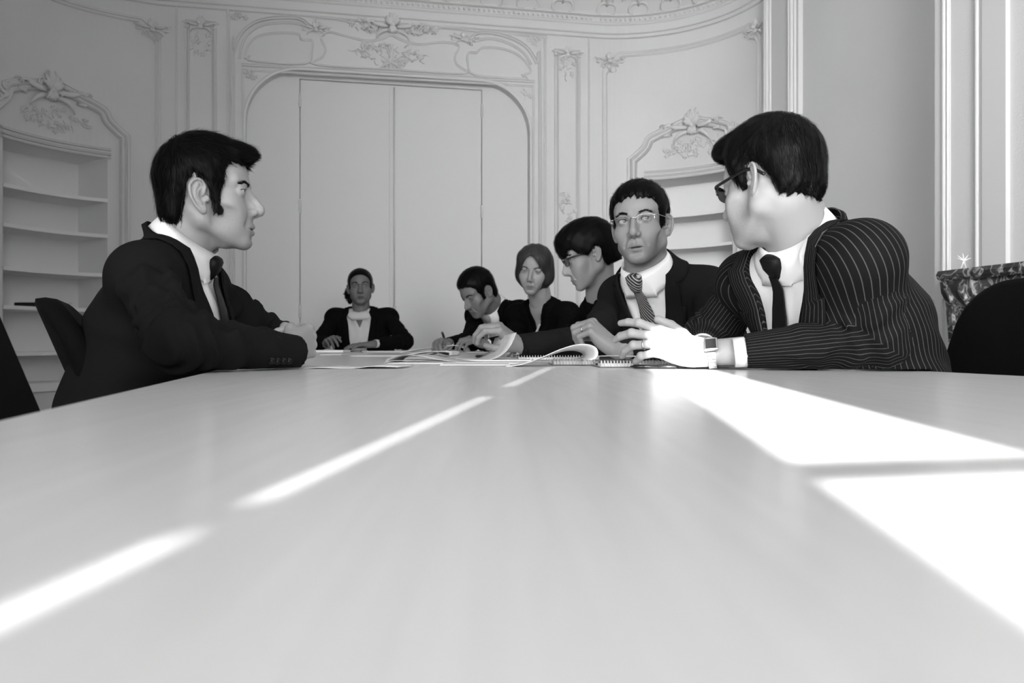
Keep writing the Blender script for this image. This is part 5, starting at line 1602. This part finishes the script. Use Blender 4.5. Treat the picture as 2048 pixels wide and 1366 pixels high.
# pad under the turning page
pd = empty('writing_pad', P(985, 722, 2.28), 'pad of white paper with a leaf being turned by the man in rimless glasses', 'pad')
page([(925, 724), (975, 721), (1005, 709), (1022, 690), (1033, 665)], 2.20, .14, m=PAPER2, parent=pd, far=[(925, 719), (955, 716), (974, 706), (983, 694), (990, 676)])
flat_stack(xx(905, 2.2), xx(1062, 2.2), 2.17, 2.40, TZ+.0012, .0035, PAPER, 'block', parent=pd)
# spiral notebooks
def coil_book(px0, px1, py, th, L, label, coils=22, rz=0.0, cover=COVER):
    d = dd(py); x0, x1 = xx(px0, d), xx(px1, d)
    r_ = empty('spiral_notebook', ((x0+x1)/2, d, TZ), label, 'notebook', 'spiral notebooks')
    flat_stack(x0, x1, d, d+L, TZ+.001, .0015, cover, 'back_cover', parent=r_)
    flat_stack(x0+.002, x1-.002, d+.003, d+L-.002, TZ+.0025, th, PAPER, 'leaves', parent=r_)
    flat_stack(x0, x1, d+.001, d+L, TZ+.0025+th, .0008, PAPER2, 'front_cover', parent=r_)
    rr = (th+.0065)/2
    mb = MB()
    for i in range(coils):
        x = x0+(x1-x0)*(i+.5)/coils
        V, Q = tube([(x, d+.004+rr*math.cos(a), TZ+.0022+rr+rr*math.sin(a)) for a in np.linspace(0, 2*PI, 11)], .0011, 5, cap=False); mb.add(V, Q)
    o = mb.build('coil', FRAME_M if False else mat('white_wire', .7, .4, .5), r_, smooth=True); o['kind'] = 'stuff'
    return r_
coil_book(1105, 1192, 731, .008, .15, 'closed spiral notebook with white page edges, under the big curled page', 14)
coil_book(1035, 1200, 721, .006, .16, 'spiral notebook with white coil teeth, behind the big curled page', 30)
coil_book(1200, 1392, 735.5, .006, .14, 'spiral notebook lying under the gesturing hand', 30)
page([(1195, 713), (1230, 712), (1290, 713.5), (1350, 711.5), (1420, 715)], 1.80, .10, .02, zmin=TZ+.011).name = 'paper_sheet'
tag(bpy.context.scene.objects['paper_sheet.001'], 'white sheet lying across the notebook below the gesturing hand', 'paper')
# big curled leaf
cl = page([(1012, 735), (1050, 727), (1085, 714), (1120, 699), (1150, 690), (1175, 689), (1191, 695), (1196, 706), (1192, 716), (1182, 720)], 1.72, .12, t=.0012,
          far=[(1010, 731), (1040, 727), (1072, 720), (1100, 711), (1125, 703), (1145, 701), (1160, 704), (1166, 709), (1164, 714), (1156, 717)])
cl.name = 'curled_page'; tag(cl, 'large leaf of paper curling over in a loop, in front of the fist', 'paper')
fs_ = flat_stack(xx(880, 1.8), xx(1020, 1.8), 1.80, 1.93, TZ+.001, .002, PAPER, 'paper_sheet', 'flat white sheet at the centre of the table, left of the big curled leaf', 'paper')
# far stacks
flat_stack(xx(622, 4.0), xx(690, 4.0), 3.95, 4.2, TZ+.001, .010, PAPER, 'paper_stack', 'stack of white papers before the woman at the far end', 'papers')
flat_stack(xx(640, 3.2), xx(682, 3.2), 3.2, 3.4, TZ+.001, .002, PAPER, 'paper_sheet', 'single flat sheet in front of the far paper stack', 'paper')
flat_stack(xx(735, 4.2), xx(815, 4.2), 4.05, 4.28, TZ+.001, .003, PAPER, 'paper_sheet', 'flat sheet to the right of the far woman\'s resting hand', 'paper')
flat_stack(xx(692, 4.2), xx(724, 4.2), 4.15, 4.3, TZ+.001, .008, INK, 'folder', 'small black folder between the far woman\'s hands', 'folder')
def pen(a, b, r, m, label, name='pen', capm=None):
    a, b = np.array(a, float), np.array(b, float); ax = b-a
    root = empty(name, a, label, 'pen')
    V, Q = tube([a, a+ax*.08, a+ax*.10, a+ax*.62], [r*.15, r*.7, r, r], 8); mk('barrel', V, Q, m, root)
    V, Q = tube([a+ax*.62, a+ax*.63, a+ax*.98, b], [r, r*1.12, r*1.1, r*.6], 8); mk('cap', V, Q, capm or m, root)
    return root
pen(P(894, 692, 3.94), P(884, 664, 3.90), .0055, INK, 'black pen held by the writing man')
pen(P(1066, 678, 3.52), P(1080, 648, 3.50), .004, mat('grey_metal_pen', .5, .3, .5), 'pale pen standing in the hand of the woman with the light bob')
z_ = TZ+.0058
pen((xx(1190, 1.74), 1.735, z_), (xx(1258, 1.74), 1.70, z_), .0055, INK, 'thick black marker beside the curled page')
pen((xx(1262, 1.60), 1.615, TZ+.0045), (xx(1350, 1.60), 1.585, TZ+.0045), .0042, INK, 'black pen lying below the gesturing hand')
pen((xx(950, 2.75), 2.72, TZ+.005), (xx(990, 2.75), 2.80, TZ+.005), .0048, INK, 'black pen lying left of the turned page')
pen((xx(722, 4.0), 4.02, TZ+.0045), (xx(738, 4.0), 3.98, TZ+.0045), .0042, mat('grey_metal_pen', .5, .3, .5), 'short metal pen before the far woman')

# ---------------------------------------------------------------- things worn or carried
def ring_on(b, hi, finger, seg=0, t=.45, label=None):
    side, W, B, hf_ = b['frames'][hi]; pts, r = hf_.segs[finger]
    a, c = np.array(pts[seg])*hf_.sc, np.array(pts[seg+1])*hf_.sc; p_ = a+(c-a)*t; ax = nrm(c-a); e1 = nrm(np.cross(ax, (0, 0, 1))); e2 = np.cross(ax, e1)
    rr = r*hf_.sc*1.08; q = [p_+rr*(math.cos(k)*e1+math.sin(k)*e2) for k in np.linspace(0, 2*PI, 25)]
    V, Q = tube(q, .0012, 6, cap=False, flat=1.6); mk('ring', V@B.T.astype(float)+W, Q, FRAME_M, b['root'])
if 'right_man' in WHO:
    b = WHO['right_man']; ring_on(b, 0, 2)
    W = np.array([.424, 1.572, .772]); ax = nrm(b['pr'].J['eL']-W); _, _, B, _ = b['frames'][0]; n_ = B[:, 2].astype(float); n_ = nrm(n_-ax*np.dot(n_, ax)); t_ = np.cross(ax, n_)
    RX, RZ = .0305, .0265; mb = MB()
    for k_ in range(26):
        a = 2*PI*k_/26
        if abs(math.atan2(math.sin(a-PI/2), math.cos(a-PI/2))) < .45: continue
        c = W+t_*RX*math.cos(a)+n_*RZ*math.sin(a); ra = t_*math.cos(a)+n_*math.sin(a); ta = np.cross(ax, ra)
        mb.box((-.0075, -.0031, -.0012), (.0075, .0031, .0012), lambda i, j, k, c=c, ra=ra, ta=ta: c+ax*i+ta*j+ra*k)
    wt = mb.build('wristwatch', mat('steel', .6, .25, .5, metal=1), b['root'], bevel=.0004); wt['label'] = 'steel bracelet watch'; wt['kind'] = 'stuff'; del wt['kind']
    c = W+n_*(RZ+.002); mb = MB()
    mb.box((-.013, -.014, -.003), (.013, .014, .004), lambda i, j, k: c+ax*i+t_*j+n_*k)
    wf = mb.build('watch_case', mat('steel', .6, .25, .5, metal=1), None, bevel=.0015); wf.parent = wt; wf.matrix_parent_inverse = (b['root'].matrix_basis @ wt.matrix_parent_inverse).inverted()
    mb = MB(); mb.box((-.010, -.011, .004), (.010, .011, .0046), lambda i, j, k: c+ax*i+t_*j+n_*k)
    wg = mb.build('watch_face', INK, None); wg.parent = wt; wg.matrix_parent_inverse = (b['root'].matrix_basis @ wt.matrix_parent_inverse).inverted()
if 'glasses_man' in WHO: ring_on(WHO['glasses_man'], 0, 2)
if 'end_woman' in WHO: ring_on(WHO['end_woman'], 0, 2)
if 'left_man' in WHO:
    b = WHO['left_man']; J = b['pr'].J; ax = nrm(J['wR']-J['eR']); f_ = lambda p: b['pr'].arm(p, 'R', 0)
    for k_ in range(4):
        p0 = J['wR']-ax*(.022+.0145*k_)+np.array([.30, -1, -.42])*.06; p_ = p0[None].astype(f32)
        dr = A3(nrm((-.30, 1, .42)))
        for _ in range(40): p_ = p_+dr*np.clip(f_(p_)-.0008, -.005, .01)[:, None]
        c = p_[0].astype(float); nn = -dr.astype(float)
        V, Q = tube([c-nn*.001, c+nn*.0005, c+nn*.0022, c+nn*.0028, c+nn*.0018], [.0062, .0070, .0070, .0058, .004], 14); mk('button', V, Q, INK, b['root'])

# ---------------------------------------------------------------- small things on the bookcase and the mantel
def bowl(c, r, label):
    pr_ = [(.35, 0), (.45, .0), (.8, .25), (1.0, .55), (.96, .56), (.75, .30), (.40, .08), (0, .07)]
    V = [(c[0]+r*a*math.cos(q), c[1]+r*a*math.sin(q), c[2]+r*h) for a, h in pr_ for q in np.linspace(0, 2*PI, 24, endpoint=False)]
    Q = [(i*24+j, i*24+(j+1) % 24, (i+1)*24+(j+1) % 24, (i+1)*24+j) for i in range(len(pr_)-1) for j in range(24)]
    tag(mk('bowl', V, Q, PAPER), label, 'bowl')
p_ = cyl_pt(math.radians(40), 1.0421, 'L', -.16); bowl(p_, .085, 'shallow pale dish on the left bookcase shelf behind the man in profile')
p_ = cyl_pt(math.radians(52), 1.0421, 'L', -.10); mb = MB(); mb.box((p_[0]-.08, p_[1]-.05, p_[2]), (p_[0]+.08, p_[1]+.05, p_[2]+.03)); tag(mb.build('book', INK, bevel=.003), 'black book lying on the left bookcase shelf', 'book')
p_ = cyl_pt(math.radians(58), 1.0430, 'L', -.20); mb = MB(); mb.box((p_[0]-.07, p_[1]-.05, p_[2]), (p_[0]+.07, p_[1]+.05, p_[2]+.006)); tag(mb.build('paper_pile', PAPER), 'thin pile of white paper on the left bookcase shelf, at the frame edge', 'papers')
c = R(2.725, 3.10, 1.1185); mb = MB(); ctr = c+np.array([0, 0, .036])
for q in (95, 50, 140, 20, 160, 250, 290):
    a = math.radians(q); e = ctr+np.array([math.cos(a)*.036, .004*math.cos(q), math.sin(a)*.036]); V, Q = tube([ctr, e], [.0045, .0012], 5); mb.add(V, Q)
tag(mb.build('star_ornament', PAPER), 'small white star ornament standing on the marble mantel', 'ornament')
